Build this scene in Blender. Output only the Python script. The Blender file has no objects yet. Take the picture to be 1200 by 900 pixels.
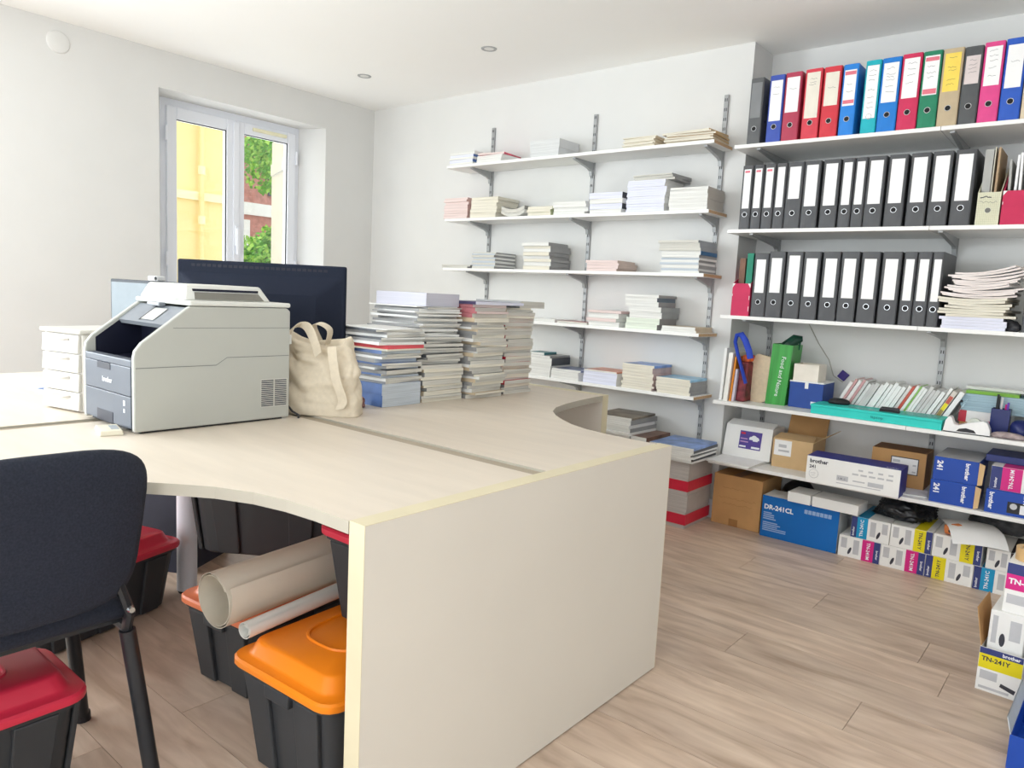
import bpy, bmesh, math, random
from mathutils import Matrix, Vector, noise
sc = bpy.context.scene
C = sc.collection
PI = math.pi

# ---------------------------------------------------------------- camera
cam = bpy.data.cameras.new('camera'); cam.sensor_width = 36; cam.lens = 25.87; cam.clip_start = .02
co = bpy.data.objects.new('camera', cam); C.objects.link(co)
rt = Vector((.767887, .638606, .050313)); up = -Vector((.115327, -.060559, -.99148)); fw = Vector((-.630118, .767147, -.120151))
co.matrix_world = Matrix(((rt.x, up.x, -fw.x, 0), (rt.y, up.y, -fw.y, 0), (rt.z, up.z, -fw.z, 1.177), (0, 0, 0, 1)))
sc.camera = co

# ---------------------------------------------------------------- sky, daylight, added fill lamps, exposure
w = bpy.data.worlds.new('sky'); sc.world = w; w.use_nodes = True
bgn = w.node_tree.nodes['Background']; bgn.inputs[0].default_value = (.93, .97, 1, 1); bgn.inputs[1].default_value = 1.5
def area(name, loc, rot, sx, sy, power, col=(1, 1, 1)):
    l = bpy.data.lights.new(name, 'AREA'); l.shape = 'RECTANGLE'; l.size = sx; l.size_y = sy; l.energy = power; l.color = col
    o = bpy.data.objects.new(name, l); C.objects.link(o); o.location = loc; o.rotation_euler = rot
    return o
area('added_fill_rear', (-1.6, -2.16, 1.2), (PI/2, 0, 0), 4.4, 2.25, 64, (.87, .95, 1))  # added fill lamp behind the camera, at an invented glazing
area('daylight_side_window', (-4.62, -.45, 1.6), (0, -PI/2, 0), 1.4, 1.6, 104, (.87, .95, 1))
area('added_fill_right', (1.31, -.4, 1.25), (0, PI/2, 0), 2.1, 2.4, 11, (.87, .95, 1))  # added weak fill from the right, no known source there
area('daylight_window', (-4.965, 2.77, 1.62), (0, -PI/2, 0), 1.25, .95, 9, (.87, .95, 1))
sc.view_settings.view_transform = 'Standard'; sc.view_settings.look = 'None'; sc.view_settings.gamma = 1
sc.view_settings.use_curve_mapping = False; sc.view_settings.exposure = .2
sc.cycles.use_denoising = True
sc.cycles.max_bounces = 10; sc.cycles.diffuse_bounces = 6; sc.cycles.sample_clamp_indirect = 6

# ---------------------------------------------------------------- materials
def s2l(c): return tuple((x/12.92 if x <= .04045 else ((x+.055)/1.055)**2.4) for x in c)
def rgb(r, g, b): return s2l((r/255, g/255, b/255))
MATS = {}
def mat(name, col, rough=.55, var=.06, scale=14, metal=0, spec=.4, bump=0, stretch=(1, 1, 1)):
    if name in MATS: return MATS[name]
    m = bpy.data.materials.new(name); m.use_nodes = True; nt = m.node_tree; b = nt.nodes['Principled BSDF']
    b.inputs['Roughness'].default_value = rough; b.inputs['Metallic'].default_value = metal; b.inputs['Specular IOR Level'].default_value = spec
    tc = nt.nodes.new('ShaderNodeTexCoord'); mp = nt.nodes.new('ShaderNodeMapping'); mp.inputs['Scale'].default_value = stretch
    nz = nt.nodes.new('ShaderNodeTexNoise'); nz.inputs['Scale'].default_value = scale; nz.inputs['Detail'].default_value = 4
    cr = nt.nodes.new('ShaderNodeValToRGB'); cr.color_ramp.elements[0].position = .3; cr.color_ramp.elements[1].position = .7
    cr.color_ramp.elements[0].color = (*[x*(1-var) for x in col], 1); cr.color_ramp.elements[1].color = (*[min(1, x*(1+var)) for x in col], 1)
    L = nt.links.new
    L(tc.outputs['Object'], mp.inputs[0]); L(mp.outputs[0], nz.inputs['Vector']); L(nz.outputs['Fac'], cr.inputs[0]); L(cr.outputs[0], b.inputs['Base Color'])
    if bump:
        bp = nt.nodes.new('ShaderNodeBump'); bp.inputs['Strength'].default_value = bump; bp.inputs['Distance'].default_value = .004
        L(nz.outputs['Fac'], bp.inputs['Height']); L(bp.outputs[0], b.inputs['Normal'])
    MATS[name] = m
    return m
def pages(name, col, var=.16): return mat('pages_'+name, col, .8, var, 9, stretch=(.6, .6, 55), spec=.2)
WALL = mat('wall_paint', rgb(222, 222, 220), .85, .012, 5, bump=.03, spec=.2)
CEIL = mat('ceiling_paint', rgb(250, 250, 248), .9, .005, 4, spec=.15)
PVC = mat('white_pvc', rgb(236, 239, 246), .35, .012, 3)
SHELF = mat('white_laminate', rgb(240, 240, 238), .4, .015, 6)
CHIP = mat('raw_chipboard', rgb(196, 164, 128), .9, .25, 160)
STEEL = mat('grey_steel', rgb(164, 166, 167), .42, .08, 30, metal=.25)
DARK = mat('black_plastic', rgb(38, 38, 42), .5, .12, 20)
DESK = mat('desk_laminate', rgb(213, 202, 187), .42, .045, 3.2, stretch=(1, 7, 1), spec=.45)
PANEL = mat('desk_panel_laminate', rgb(216, 210, 199), .5, .02, 3, spec=.35)
EDGE = mat('cream_edge_band', rgb(212, 202, 172), .45, .03, 9)
EDGE2 = mat('grey_edge_band', rgb(180, 174, 160), .45, .03, 9)
GAP = mat('joint_beige', rgb(168, 156, 138), .6, .04, 9)
WHITE = mat('white_card', rgb(240, 240, 238), .6, .02, 8)
PAPER = mat('white_paper', rgb(244, 244, 244), .75, .02, 12)
KRAFT = mat('kraft_card', rgb(196, 152, 102), .8, .09, 7, spec=.2)
KRAFT2 = mat('pale_kraft_card', rgb(212, 180, 136), .8, .08, 7, spec=.2)
NAVY = mat('navy_print', rgb(52, 62, 122), .45, .05, 9)
BLUE = mat('blue_print', rgb(24, 72, 168), .4, .04, 6)
MAGENTA = mat('magenta_print', rgb(214, 36, 132), .45, .04, 9)
YELLOW = mat('yellow_print', rgb(232, 216, 20), .45, .04, 9)
CYAN = mat('cyan_print', rgb(20, 150, 200), .45, .04, 9)
BLACKP = mat('black_print', rgb(46, 38, 42), .45, .1, 9)
INK = mat('dark_ink', rgb(60, 60, 70), .6, .05, 20)
GREYINK = mat('grey_ink', rgb(194, 195, 199), .6, .05, 20)
WHITEINK = mat('white_ink', rgb(240, 242, 246), .5, .02, 20)
HOLE = mat('hole_black', rgb(18, 18, 20), .7, .1, 20)
CHROME = mat('chrome_ring', rgb(200, 202, 204), .25, .03, 20, metal=.9)

def wood_floor():
    m = bpy.data.materials.new('oak_laminate'); m.use_nodes = True; nt = m.node_tree; b = nt.nodes['Principled BSDF']; L = nt.links.new
    tc = nt.nodes.new('ShaderNodeTexCoord'); oi = nt.nodes.new('ShaderNodeObjectInfo')
    vm = nt.nodes.new('ShaderNodeVectorMath'); vm.operation = 'MULTIPLY_ADD'
    L(oi.outputs['Random'], vm.inputs[1]); vm.inputs[1].default_value = (0, 0, 0)
    ad = nt.nodes.new('ShaderNodeVectorMath'); ad.operation = 'SCALE'; ad.inputs[0].default_value = (37, 11, 5); L(oi.outputs['Random'], ad.inputs['Scale'])
    a2 = nt.nodes.new('ShaderNodeVectorMath'); a2.operation = 'ADD'; L(tc.outputs['Object'], a2.inputs[0]); L(ad.outputs[0], a2.inputs[1])
    nt.nodes.remove(vm)
    mp = nt.nodes.new('ShaderNodeMapping'); mp.inputs['Scale'].default_value = (1.0, 6.5, 1); L(a2.outputs[0], mp.inputs[0])
    n1 = nt.nodes.new('ShaderNodeTexNoise'); n1.inputs['Scale'].default_value = 3.2; n1.inputs['Detail'].default_value = 8; n1.inputs['Distortion'].default_value = .8; L(mp.outputs[0], n1.inputs['Vector'])
    mp2 = nt.nodes.new('ShaderNodeMapping'); mp2.inputs['Scale'].default_value = (2.2, 5, 1); L(a2.outputs[0], mp2.inputs[0])
    n2 = nt.nodes.new('ShaderNodeTexNoise'); n2.inputs['Scale'].default_value = 1.3; n2.inputs['Detail'].default_value = 3; L(mp2.outputs[0], n2.inputs['Vector'])
    cr = nt.nodes.new('ShaderNodeValToRGB'); e = cr.color_ramp.elements
    e[0].position = .28; e[0].color = (*rgb(186, 163, 143), 1); e[1].position = .66; e[1].color = (*rgb(222, 202, 184), 1)
    k = e.new(.46); k.color = (*rgb(206, 184, 165), 1); L(n1.outputs['Fac'], cr.inputs[0])
    mx = nt.nodes.new('ShaderNodeMix'); mx.data_type = 'RGBA'; mx.blend_type = 'MULTIPLY'; mx.inputs['Factor'].default_value = 1
    c2 = nt.nodes.new('ShaderNodeValToRGB'); c2.color_ramp.elements[0].color = (.88, .86, .85, 1); c2.color_ramp.elements[1].color = (1.05, 1.04, 1.02, 1)
    c2.color_ramp.elements[0].position = .35; c2.color_ramp.elements[1].position = .62
    L(n2.outputs['Fac'], c2.inputs[0]); L(cr.outputs[0], mx.inputs[6]); L(c2.outputs[0], mx.inputs[7])
    hs = nt.nodes.new('ShaderNodeHueSaturation'); mr = nt.nodes.new('ShaderNodeMapRange'); mr.inputs[3].default_value = .93; mr.inputs[4].default_value = 1.06
    L(oi.outputs['Random'], mr.inputs[0]); L(mr.outputs[0], hs.inputs['Value']); L(mx.outputs[2], hs.inputs['Color']); L(hs.outputs[0], b.inputs['Base Color'])
    b.inputs['Roughness'].default_value = .38; b.inputs['Specular IOR Level'].default_value = .4
    bp = nt.nodes.new('ShaderNodeBump'); bp.inputs['Strength'].default_value = .12; bp.inputs['Distance'].default_value = .002
    L(n1.outputs['Fac'], bp.inputs['Height']); L(bp.outputs[0], b.inputs['Normal'])
    return m
OAK = wood_floor()
def glass_mat(name='clear_glass', tint=(1, 1, 1), gl=.06):
    m = bpy.data.materials.new(name); m.use_nodes = True; nt = m.node_tree; nt.nodes.clear()
    o = nt.nodes.new('ShaderNodeOutputMaterial'); t = nt.nodes.new('ShaderNodeBsdfTransparent'); t.inputs[0].default_value = (*tint, 1)
    g = nt.nodes.new('ShaderNodeBsdfGlossy'); g.inputs['Roughness'].default_value = .02; mx = nt.nodes.new('ShaderNodeMixShader'); mx.inputs[0].default_value = gl
    nt.links.new(t.outputs[0], mx.inputs[1]); nt.links.new(g.outputs[0], mx.inputs[2]); nt.links.new(mx.outputs[0], o.inputs[0])
    return m
GLASS = glass_mat()
FILM = glass_mat('clear_film', (.93, .95, .95), .14)

# ---------------------------------------------------------------- mesh helpers
class MB:
    def __init__(s): s.v = []; s.f = []; s.m = []
    def add(s, vs, fs, m=0):
        n = len(s.v); s.v += [tuple(p) for p in vs]
        for i, f in enumerate(fs): s.f.append(tuple(n+k for k in f)); s.m.append(m[i] if isinstance(m, (list, tuple)) else m)
        return s
    def box(s, x0, x1, y0, y1, z0, z1, m=0):      # m: one index or six (bottom, top, -y, +x, +y, -x)
        return s.add([(x0, y0, z0), (x1, y0, z0), (x1, y1, z0), (x0, y1, z0), (x0, y0, z1), (x1, y0, z1), (x1, y1, z1), (x0, y1, z1)],
            [(0, 3, 2, 1), (4, 5, 6, 7), (0, 1, 5, 4), (1, 2, 6, 5), (2, 3, 7, 6), (3, 0, 4, 7)], m)
    def frustum(s, x0, x1, y0, y1, z0, X0, X1, Y0, Y1, z1, m=0):
        return s.add([(x0, y0, z0), (x1, y0, z0), (x1, y1, z0), (x0, y1, z0), (X0, Y0, z1), (X1, Y0, z1), (X1, Y1, z1), (X0, Y1, z1)],
            [(0, 3, 2, 1), (4, 5, 6, 7), (0, 1, 5, 4), (1, 2, 6, 5), (2, 3, 7, 6), (3, 0, 4, 7)], m)
    def prism(s, poly, a0, a1, ax='z', m=0, mside=None):   # poly counter-clockwise seen from +axis
        n = len(poly)
        if ax == 'z': P = lambda u, v, a: (u, v, a)
        elif ax == 'x': P = lambda u, v, a: (a, u, v)
        else: P = lambda u, v, a: (v, a, u)
        vs = [P(u, v, a0) for u, v in poly]+[P(u, v, a1) for u, v in poly]
        fs = [tuple(range(n-1, -1, -1)), tuple(range(n, 2*n))]+[(i, (i+1) % n, n+(i+1) % n, n+i) for i in range(n)]
        return s.add(vs, fs, [m, m]+[(m if mside is None else mside)]*n)
    def tube(s, pts, r, n=8, m=0, cap=True, flat=1.0):
        pts = [Vector(p) for p in pts]; rings = []; base = len(s.v); ref = None
        for i, p in enumerate(pts):
            t = (pts[min(i+1, len(pts)-1)]-pts[max(i-1, 0)]).normalized()
            if ref is None: ref = Vector((0, 0, 1)) if abs(t.z) < .9 else Vector((1, 0, 0))
            a = t.cross(ref).normalized(); b = a.cross(t).normalized(); ref = b
            rr = r[i] if isinstance(r, (list, tuple)) else r
            for k in range(n):
                an = 2*PI*k/n; s.v.append(tuple(p+a*math.cos(an)*rr+b*math.sin(an)*rr*flat))
        for i in range(len(pts)-1):
            for k in range(n):
                A = base+i*n+k; B = base+i*n+(k+1) % n
                s.f.append((A, B, B+n, A+n)); s.m.append(m)
        if cap:
            s.f.append(tuple(base+k for k in range(n-1, -1, -1))); s.m.append(m)
            e = base+(len(pts)-1)*n; s.f.append(tuple(e+k for k in range(n))); s.m.append(m)
        return s
    def lathe(s, prof, n=20, m=0, c=(0, 0, 0), ax='z'):     # prof: (r, h)
        base = len(s.v)
        for r, h in prof:
            for k in range(n):
                an = 2*PI*k/n; x, y = r*math.cos(an), r*math.sin(an)
                p = (x, y, h) if ax == 'z' else ((x, h, y) if ax == 'y' else (h, x, y))
                s.v.append((p[0]+c[0], p[1]+c[1], p[2]+c[2]))
        for i in range(len(prof)-1):
            for k in range(n):
                A = base+i*n+k; B = base+i*n+(k+1) % n
                s.f.append((A, B, B+n, A+n)); s.m.append(m)
        return s
    def loft(s, rings, m=0):           # rings: lists of equal length, bottom to top, closed with caps
        base = len(s.v); n = len(rings[0])
        for rg in rings: s.v += [tuple(q) for q in rg]
        for i in range(len(rings)-1):
            for k in range(n):
                A = base+i*n+k; B = base+i*n+(k+1) % n
                s.f.append((A, B, B+n, A+n)); s.m.append(m)
        s.f.append(tuple(base+k for k in range(n-1, -1, -1))); e = base+(len(rings)-1)*n
        s.f.append(tuple(e+k for k in range(n))); s.m += [m, m]
        return s
    def ribbon(s, pts, sides, w, t=.002, m=0):
        L_ = []
        for i, q in enumerate(pts):
            q = Vector(q); d = Vector(sides[i] if isinstance(sides[0], (list, tuple)) else sides).normalized()
            tg = (Vector(pts[min(i+1, len(pts)-1)])-Vector(pts[max(i-1, 0)])).normalized(); nn = d.cross(tg).normalized()*t/2
            L_.append([q-d*w/2-nn, q+d*w/2-nn, q+d*w/2+nn, q-d*w/2+nn])
        return s.loft(L_, m)
    def disc(s, c, r, n=16, ax='y', m=0):
        base = len(s.v)
        for k in range(n):
            an = 2*PI*k/n; a, b = r*math.cos(an), r*math.sin(an)
            s.v.append((c[0]+a, c[1], c[2]+b) if ax == 'y' else ((c[0]+a, c[1]+b, c[2]) if ax == 'z' else (c[0], c[1]+a, c[2]+b)))
        s.f.append(tuple(base+k for k in range(n))); s.m.append(m)
        return s
    def ring(s, c, R, r, n=18, k=6, ax='y', m=0):
        base = len(s.v)
        for i in range(n):
            an = 2*PI*i/n
            for j in range(k):
                bn = 2*PI*j/k; rr = R+r*math.cos(bn); h = r*math.sin(bn)
                a, b = rr*math.cos(an), rr*math.sin(an)
                s.v.append((c[0]+a, c[1]+h, c[2]+b) if ax == 'y' else ((c[0]+a, c[1]+b, c[2]+h) if ax == 'z' else (c[0]+h, c[1]+a, c[2]+b)))
        for i in range(n):
            for j in range(k):
                s.f.append((base+i*k+j, base+i*k+(j+1) % k, base+((i+1) % n)*k+(j+1) % k, base+((i+1) % n)*k+j)); s.m.append(m)
        return s
    def mesh(s, name, mats, bevel=0, seg=2, smooth=False, fix=True):
        me = bpy.data.meshes.new(name); me.from_pydata(s.v, [], s.f)
        for x in (mats if isinstance(mats, (list, tuple)) else [mats]): me.materials.append(x)
        me.polygons.foreach_set('material_index', s.m)
        if bevel or fix:
            bm = bmesh.new(); bm.from_mesh(me)
            if fix: bmesh.ops.recalc_face_normals(bm, faces=bm.faces)
            if bevel: bmesh.ops.bevel(bm, geom=[e for e in bm.edges if len(e.link_faces) == 2 and e.calc_face_angle(0) > .5], offset=bevel, segments=seg, affect='EDGES', profile=.5, clamp_overlap=True)
            bm.to_mesh(me); bm.free()
        if smooth:
            me.shade_smooth(); me.set_sharp_from_angle(angle=.7)
        me.update()
        return me
def ob(name, me, parent=None, loc=None, rot=None):
    o = bpy.data.objects.new(name, me); C.objects.link(o)
    if parent: o.parent = parent
    if loc: o.location = loc
    if rot is not None: o.rotation_euler = rot if isinstance(rot, (list, tuple)) else (0, 0, rot)
    return o
def part(name, mb, mats, parent, loc=None, rot=None, **k): return ob(name, mb.mesh(name, mats, **k), parent, loc, rot)
def tag(o, label, cat, group=None):
    o['label'] = label; o['category'] = cat
    if group: o['group'] = group
    return o
def thing(name, label, cat, loc=(0, 0, 0), rot=0, group=None):
    o = bpy.data.objects.new(name, None); C.objects.link(o); o.empty_display_size = .05; o.location = loc
    o.rotation_euler = rot if isinstance(rot, (list, tuple)) else (0, 0, rot)
    return tag(o, label, cat, group)
def round_ring(w, l, r, z, n=5, cx=0, cy=0):          # rounded rectangle ring
    o = []
    for sx, sy, a0 in ((1, 1, 0), (-1, 1, PI/2), (-1, -1, PI), (1, -1, PI*1.5)):
        for k in range(n): 
            an = a0+PI/2*k/(n-1); o.append((cx+sx*(w/2-r)+r*math.cos(an), cy+sy*(l/2-r)+r*math.sin(an), z))
    return o
def smooth_path(pts, k=5):
    P = [Vector(q) for q in pts]; o = []
    for i in range(len(P)-1):
        a, b, c, d = P[max(i-1, 0)], P[i], P[i+1], P[min(i+2, len(P)-1)]
        for j in range(k):
            t = j/k; o.append(.5*((2*b)+(c-a)*t+(2*a-5*b+4*c-d)*t*t+(3*b-a-3*c+d)*t**3))
    return o+[P[-1]]
def struct(name, mb, mats, parent=None, **k):
    o = part(name, mb, mats, parent, **k)
    if not parent: o['kind'] = 'structure'
    return o
def copy_tree(o, parent=None):
    c = o.copy(); C.objects.link(c); c.parent = parent
    for ch in o.children: copy_tree(ch, c)
    return c
TXT = {}
def text(s, size, m, parent, loc, right=(1, 0, 0), upv=(0, 0, 1), name='lettering', bold=.0, sx=1.0):
    key = (s, size, m.name, bold)
    if key not in TXT:
        cu = bpy.data.curves.new('lettering', 'FONT'); cu.body = s; cu.size = size; cu.extrude = .0002; cu.offset = bold; cu.resolution_u = 2
        t = bpy.data.objects.new('lettering', cu); C.objects.link(t)
        bpy.context.view_layer.update()
        me = bpy.data.meshes.new_from_object(t.evaluated_get(bpy.context.evaluated_depsgraph_get()))
        bpy.data.objects.remove(t); bpy.data.curves.remove(cu)
        me.materials.clear(); me.materials.append(m); TXT[key] = me
    o = ob(name, TXT[key], parent)
    r = Vector(right).normalized(); u = Vector(upv).normalized(); n = r.cross(u)
    o.matrix_local = Matrix(((r.x*sx, u.x, n.x, loc[0]), (r.y*sx, u.y, n.y, loc[1]), (r.z*sx, u.z, n.z, loc[2]), (0, 0, 0, 1)))
    return o
def plate(name, m, parent, x0, x1, z0, z1, y, t=.0006):     # thin print on a face that looks toward -y
    return part(name, MB().box(x0, x1, y-t, y, z0, z1), m, parent)
def scribble(mb, x0, x1, z, y, h, rnd, th=.0012):
    n = max(3, int((x1-x0)/.006)); pts = []
    for i in range(n+1):
        pts.append((x0+(x1-x0)*i/n+rnd.uniform(-.001, .001), z+rnd.uniform(-h, h)))
    for (a, b), (c, d) in zip(pts, pts[1:]):
        mb.add([(a, y, b-th/2), (c, y, d-th/2), (c, y, d+th/2), (a, y, b+th/2)], [(0, 1, 2, 3)])
R = random.Random(7)

# ---------------------------------------------------------------- room shell
XL, XR, YB, YF, H = -4.65, 1.35, 3.82, -2.2, 2.535
YA, XA = 4.07, -1.63                      # alcove back wall and its corner
def wall(name, P, U, N, W, Hh, holes, t=.25, m=WALL):
    """P: inner lower corner, U: horizontal direction, N: outward normal; holes: (u0, u1, z0, z1, splay)"""
    P, U, N = Vector(P), Vector(U), Vector(N); mb = MB()
    def face(hs, d):
        us = sorted({0, W, *[h[0] for h in hs], *[h[1] for h in hs]}); zs = sorted({0, Hh, *[h[2] for h in hs], *[h[3] for h in hs]})
        for a, b in zip(us, us[1:]):
            for c, e in zip(zs, zs[1:]):
                if any(h[0] <= a and b <= h[1] and h[2] <= c and e <= h[3] for h in hs): continue
                q = [P+U*x+N*d+Vector((0, 0, z)) for x, z in ((a, c), (b, c), (b, e), (a, e))]
                mb.add(q, [(0, 1, 2, 3)])
    inn = [h[:4] for h in holes]; out = [(h[0]+h[4], h[1]-h[4]*.78, h[2], h[3]) for h in holes]
    face(inn, 0); face(out, t)
    for i, o in zip(inn, out):
        ci = [(i[0], i[2]), (i[1], i[2]), (i[1], i[3]), (i[0], i[3])]; cj = [(o[0], o[2]), (o[1], o[2]), (o[1], o[3]), (o[0], o[3])]
        for k in range(4):
            a, b, c, d = ci[k], ci[(k+1) % 4], cj[(k+1) % 4], cj[k]
            mb.add([P+U*a[0]+Vector((0, 0, a[1])), P+U*b[0]+Vector((0, 0, b[1])), P+U*c[0]+N*t+Vector((0, 0, c[1])), P+U*d[0]+N*t+Vector((0, 0, d[1]))], [(0, 1, 2, 3)])
    for a, b in (((0, 0), (W, 0)), ((W, 0), (W, Hh)), ((W, Hh), (0, Hh)), ((0, Hh), (0, 0))):
        mb.add([P+U*a[0]+Vector((0, 0, a[1])), P+U*b[0]+Vector((0, 0, b[1])), P+U*b[0]+N*t+Vector((0, 0, b[1])), P+U*a[0]+N*t+Vector((0, 0, a[1]))], [(0, 1, 2, 3)])
    return struct(name, mb, m, fix=False)
wall('wall_left', (XL, YF, 0), (0, 1, 0), (-1, 0, 0), YB-YF, H, [(2.156-YF, 3.373-YF, .92, 2.315, .122), (-1.25-YF, .35-YF, .92, 2.315, .1)], .25)
struct('wall_back', MB().prism([(XL-.25, YB), (XA, YB), (XA, YA), (XR+.25, YA), (XR+.25, YA+.25), (XL-.25, YA+.25)], 0, H), WALL)
wall('wall_right', (XR, YF, 0), (0, 1, 0), (1, 0, 0), YA-YF, H, [(-1.6-YF, .8-YF, .2, 2.3, 0)], .25)
wall('wall_front', (XL, YF, 0), (1, 0, 0), (0, -1, 0), XR-XL, H, [(.75, 5.2, .06, 2.4, 0)], .25)
struct('ceiling', MB().box(XL-.25, XR+.25, YF-.25, YA+.25, H, H+.2), CEIL)
fl = struct('floor', MB().box(XL-.25, XR+.25, YF-.25, YA+.25, -.12, -.008), mat('underlay', rgb(70, 58, 48), .9))
PW = .205; row0 = 1.935
known = {2.345: -.926, 2.14: -.483, 2.96: -.825, 2.755: -.41, 3.165: -1.217}
k0 = math.ceil((YF-row0)/PW)-1; k1 = int((YA-row0)/PW)+1
rn = random.Random(3); PL = {}
for k in range(k0, k1):
    y0 = max(row0+k*PW, YF); y1 = min(row0+(k+1)*PW, YA)
    if y1-y0 < .01: continue
    off = None
    for yy, xx in known.items():
        if abs(yy-(row0+k*PW)) < .03: off = xx
    if off is None: off = rn.uniform(-1.3, 0)
    x = off
    while x > XL: x -= 1.38
    while x < XR:
        a, b = max(x, XL), min(x+1.38, XR); x += 1.38
        if a > XA and b > XA: pass
        ya = y1 if b > XA+.2 or y1 <= YB else min(y1, YB)
        if y0 >= YB and b < XA+.2: continue
        key = (round(b-a, 3), round(ya-y0, 3))
        if key not in PL:
            lw, ww = key
            PL[key] = MB().box(.0008, lw-.0008, .0008, ww-.0008, -.008, 0).mesh('plank', OAK)
        ob('plank', PL[key], fl, (a, y0, 0))
struct('baseboard_back', MB().box(XL, XA, YB-.012, YB, 0, .105).box(XA, XR, YA-.012, YA, 0, .105), PVC, bevel=.003)
struct('baseboard_left', MB().box(XL, XL+.012, YF, YB-.012, 0, .105), PVC, bevel=.003)

# windows
def window(name, x, y0, y1, z0, z1, leaf_t=.055):
    root = struct(name, MB().box(x-.06, x, y0, y1, z0, z0+.05).box(x-.06, x, y0, y1, z1-.045, z1).box(x-.06, x, y0, y0+.035, z0+.05, z1-.045).box(x-.06, x, y1-.035, y1, z0+.05, z1-.045), PVC)
    ym = (y0+y1)/2
    for a, b in ((y0+.035, ym), (ym, y1-.035)):
        s = .078; zt = z1-.045; zb = z0+.05
        part('sash', MB().box(x-.04, x+.02, a, a+s-.012, zb, zt).box(x-.04, x+.02, b-s+.012, b, zb, zt).box(x-.04, x+.02, a+s-.012, b-s+.012, zt-s, zt).box(x-.04, x+.02, a+s-.012, b-s+.012, zb, zb+s), PVC, root, bevel=.006, seg=2)
        part('glazing_bead', MB().box(x+.004, x+.012, a+s-.012, b-s+.012, zt-s-.006, zt-s).box(x+.004, x+.012, b-s+.006, b-s+.012, zb+s, zt-s), DARK, root)
        part('pane', MB().box(x-.016, x-.010, a+s-.012, b-s+.012, zb+s, zt-s), GLASS, root)
    part('centre_cover', MB().box(x+.02, x+.032, ym-.022, ym+.022, z0+.06, z1-.06), PVC, root, bevel=.004)
    part('handle', MB().box(x+.032, x+.045, ym-.014, ym+.014, 1.42, 1.56).box(x+.045, x+.062, ym-.01, ym+.01, 1.36, 1.54), PVC, root, bevel=.004)
    for yy in (y0+.03, y1-.03):
        for zz in (z1-.22, 1.30):
            part('hinge', MB().tube([(x+.024, yy, zz-.045), (x+.024, yy, zz+.045)], .009), PVC, root)
    return root
w1 = window('window_1', -4.868, 2.2635, 3.289, .917, 2.3148)
part('ventilation_grille', MB().box(-4.848, -4.835, 2.90, 3.17, 2.222, 2.246), mat('cream_pvc', rgb(236, 232, 200), .5), w1, bevel=.004)
w2 = window('window_2', -4.868, -1.161, .279, .917, 2.3148)
w3 = struct('added_window_3', MB().box(XL+.75, XL+5.2, YF-.14, YF-.08, .06, .31).box(XL+.75, XL+5.2, YF-.14, YF-.08, 2.34, 2.4), PVC)  # invented glazing behind the camera, unseen, added to let light in
for i in range(4):
    xa = XL+.75+i*4.4/3; part('jamb', MB().box(xa, xa+.05, YF-.14, YF-.08, .31, 2.34), PVC, w3)
    if i < 3: part('pane', MB().box(xa+.05, xa+4.4/3, YF-.115, YF-.109, .31, 2.34), GLASS, w3)
w4 = struct('added_window_4', MB().box(XR+.08, XR+.14, -1.6, .8, .2, .26).box(XR+.08, XR+.14, -1.6, .8, 2.24, 2.3), PVC)  # made-up right wall glazing, out of view, added for the fill light
for i in range(3):
    ya = -1.6+i*1.175; part('jamb', MB().box(XR+.08, XR+.14, ya, ya+.05, .26, 2.24), PVC, w4)
    if i < 2: part('pane', MB().box(XR+.105, XR+.111, ya+.05, ya+1.175, .26, 2.24), GLASS, w4)
struct('trim_1', MB().box(-4.9, -4.63, 2.2, 3.33, .90, .925), PVC, bevel=.006)

# ceiling spots and wall patch
for lb, (x, y) in (('round recessed ceiling spotlight close to the shelf wall', (-2.907, 3.187)), ('round recessed ceiling spotlight close to the room corner', (-3.969, 3.168))):
    t = thing('ceiling_spotlight', lb, 'spotlight', (x, y, H))
    part('trim_ring', MB().lathe([(.028, -.002), (.043, -.003), (.045, 0), (.03, .0)], 24), STEEL, t)
    part('lamp_face', MB().lathe([(.0, -.0015), (.028, -.0015)], 24), mat('frosted_lamp', rgb(226, 226, 224), .4), t)
tag(part('wall_cover', MB().lathe([(0, .012), (.04, .012), (.055, .008), (.06, 0)], 28, ax='x'), WALL, None, loc=(XL, 1.613, 2.42), smooth=True), 'round flat white cover plate high on the window wall', 'cover plate')

# ---------------------------------------------------------------- outside the window
YEL = mat('yellow_render', rgb(246, 226, 160), .9, .04, 1.2, spec=.1); YEL2 = mat('pale_yellow_moulding', rgb(250, 236, 190), .9, .03, 2, spec=.1)
h = thing('yellow_house', 'pale yellow rendered house across the yard with string course', 'building', (-9, 0, -3))
part('wall', MB().box(-6, 0, -5, 5.17, 0, 9), YEL, h)
part('string_course', MB().box(0, .05, -5, 5.17, 5.14, 5.24), YEL2, h)
part('corner_strip', MB().box(0, .025, 5.05, 5.17, 0, 9), YEL2, h)
dp = part('downpipe', MB().tube([(.07, 4.66, 0), (.07, 4.66, 4.75), (.07, 4.66, 5.3), (.07, 4.66, 9)], .03, 10), YEL, h)
for z in (4.85, 5.45): part('pipe_collar', MB().tube([(.07, 4.66, z), (.07, 4.66, z+.10)], .042, 10), YEL2, dp)
BR = mat('red_brick', rgb(188, 132, 122), .9, .2, 9)
h = thing('brick_house', 'red brick house with white band and dark window behind the trees', 'building', (-16, 0, -3))
part('wall', MB().box(-5, 0, 8.6, 16, 0, 8), BR, h)
part('white_band', MB().box(0, .06, 8.6, 16, 5.72, 6.0), WHITE, h)
wi = part('window_frame', MB().box(0, .05, 9.98, 11.1, 6.22, 7.6), mat('slate_frame', rgb(84, 88, 104), .5), h)
part('pane', MB().box(.05, .06, 10.05, 11.03, 6.3, 7.52), mat('dark_pane', rgb(60, 70, 88), .15), wi)
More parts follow.
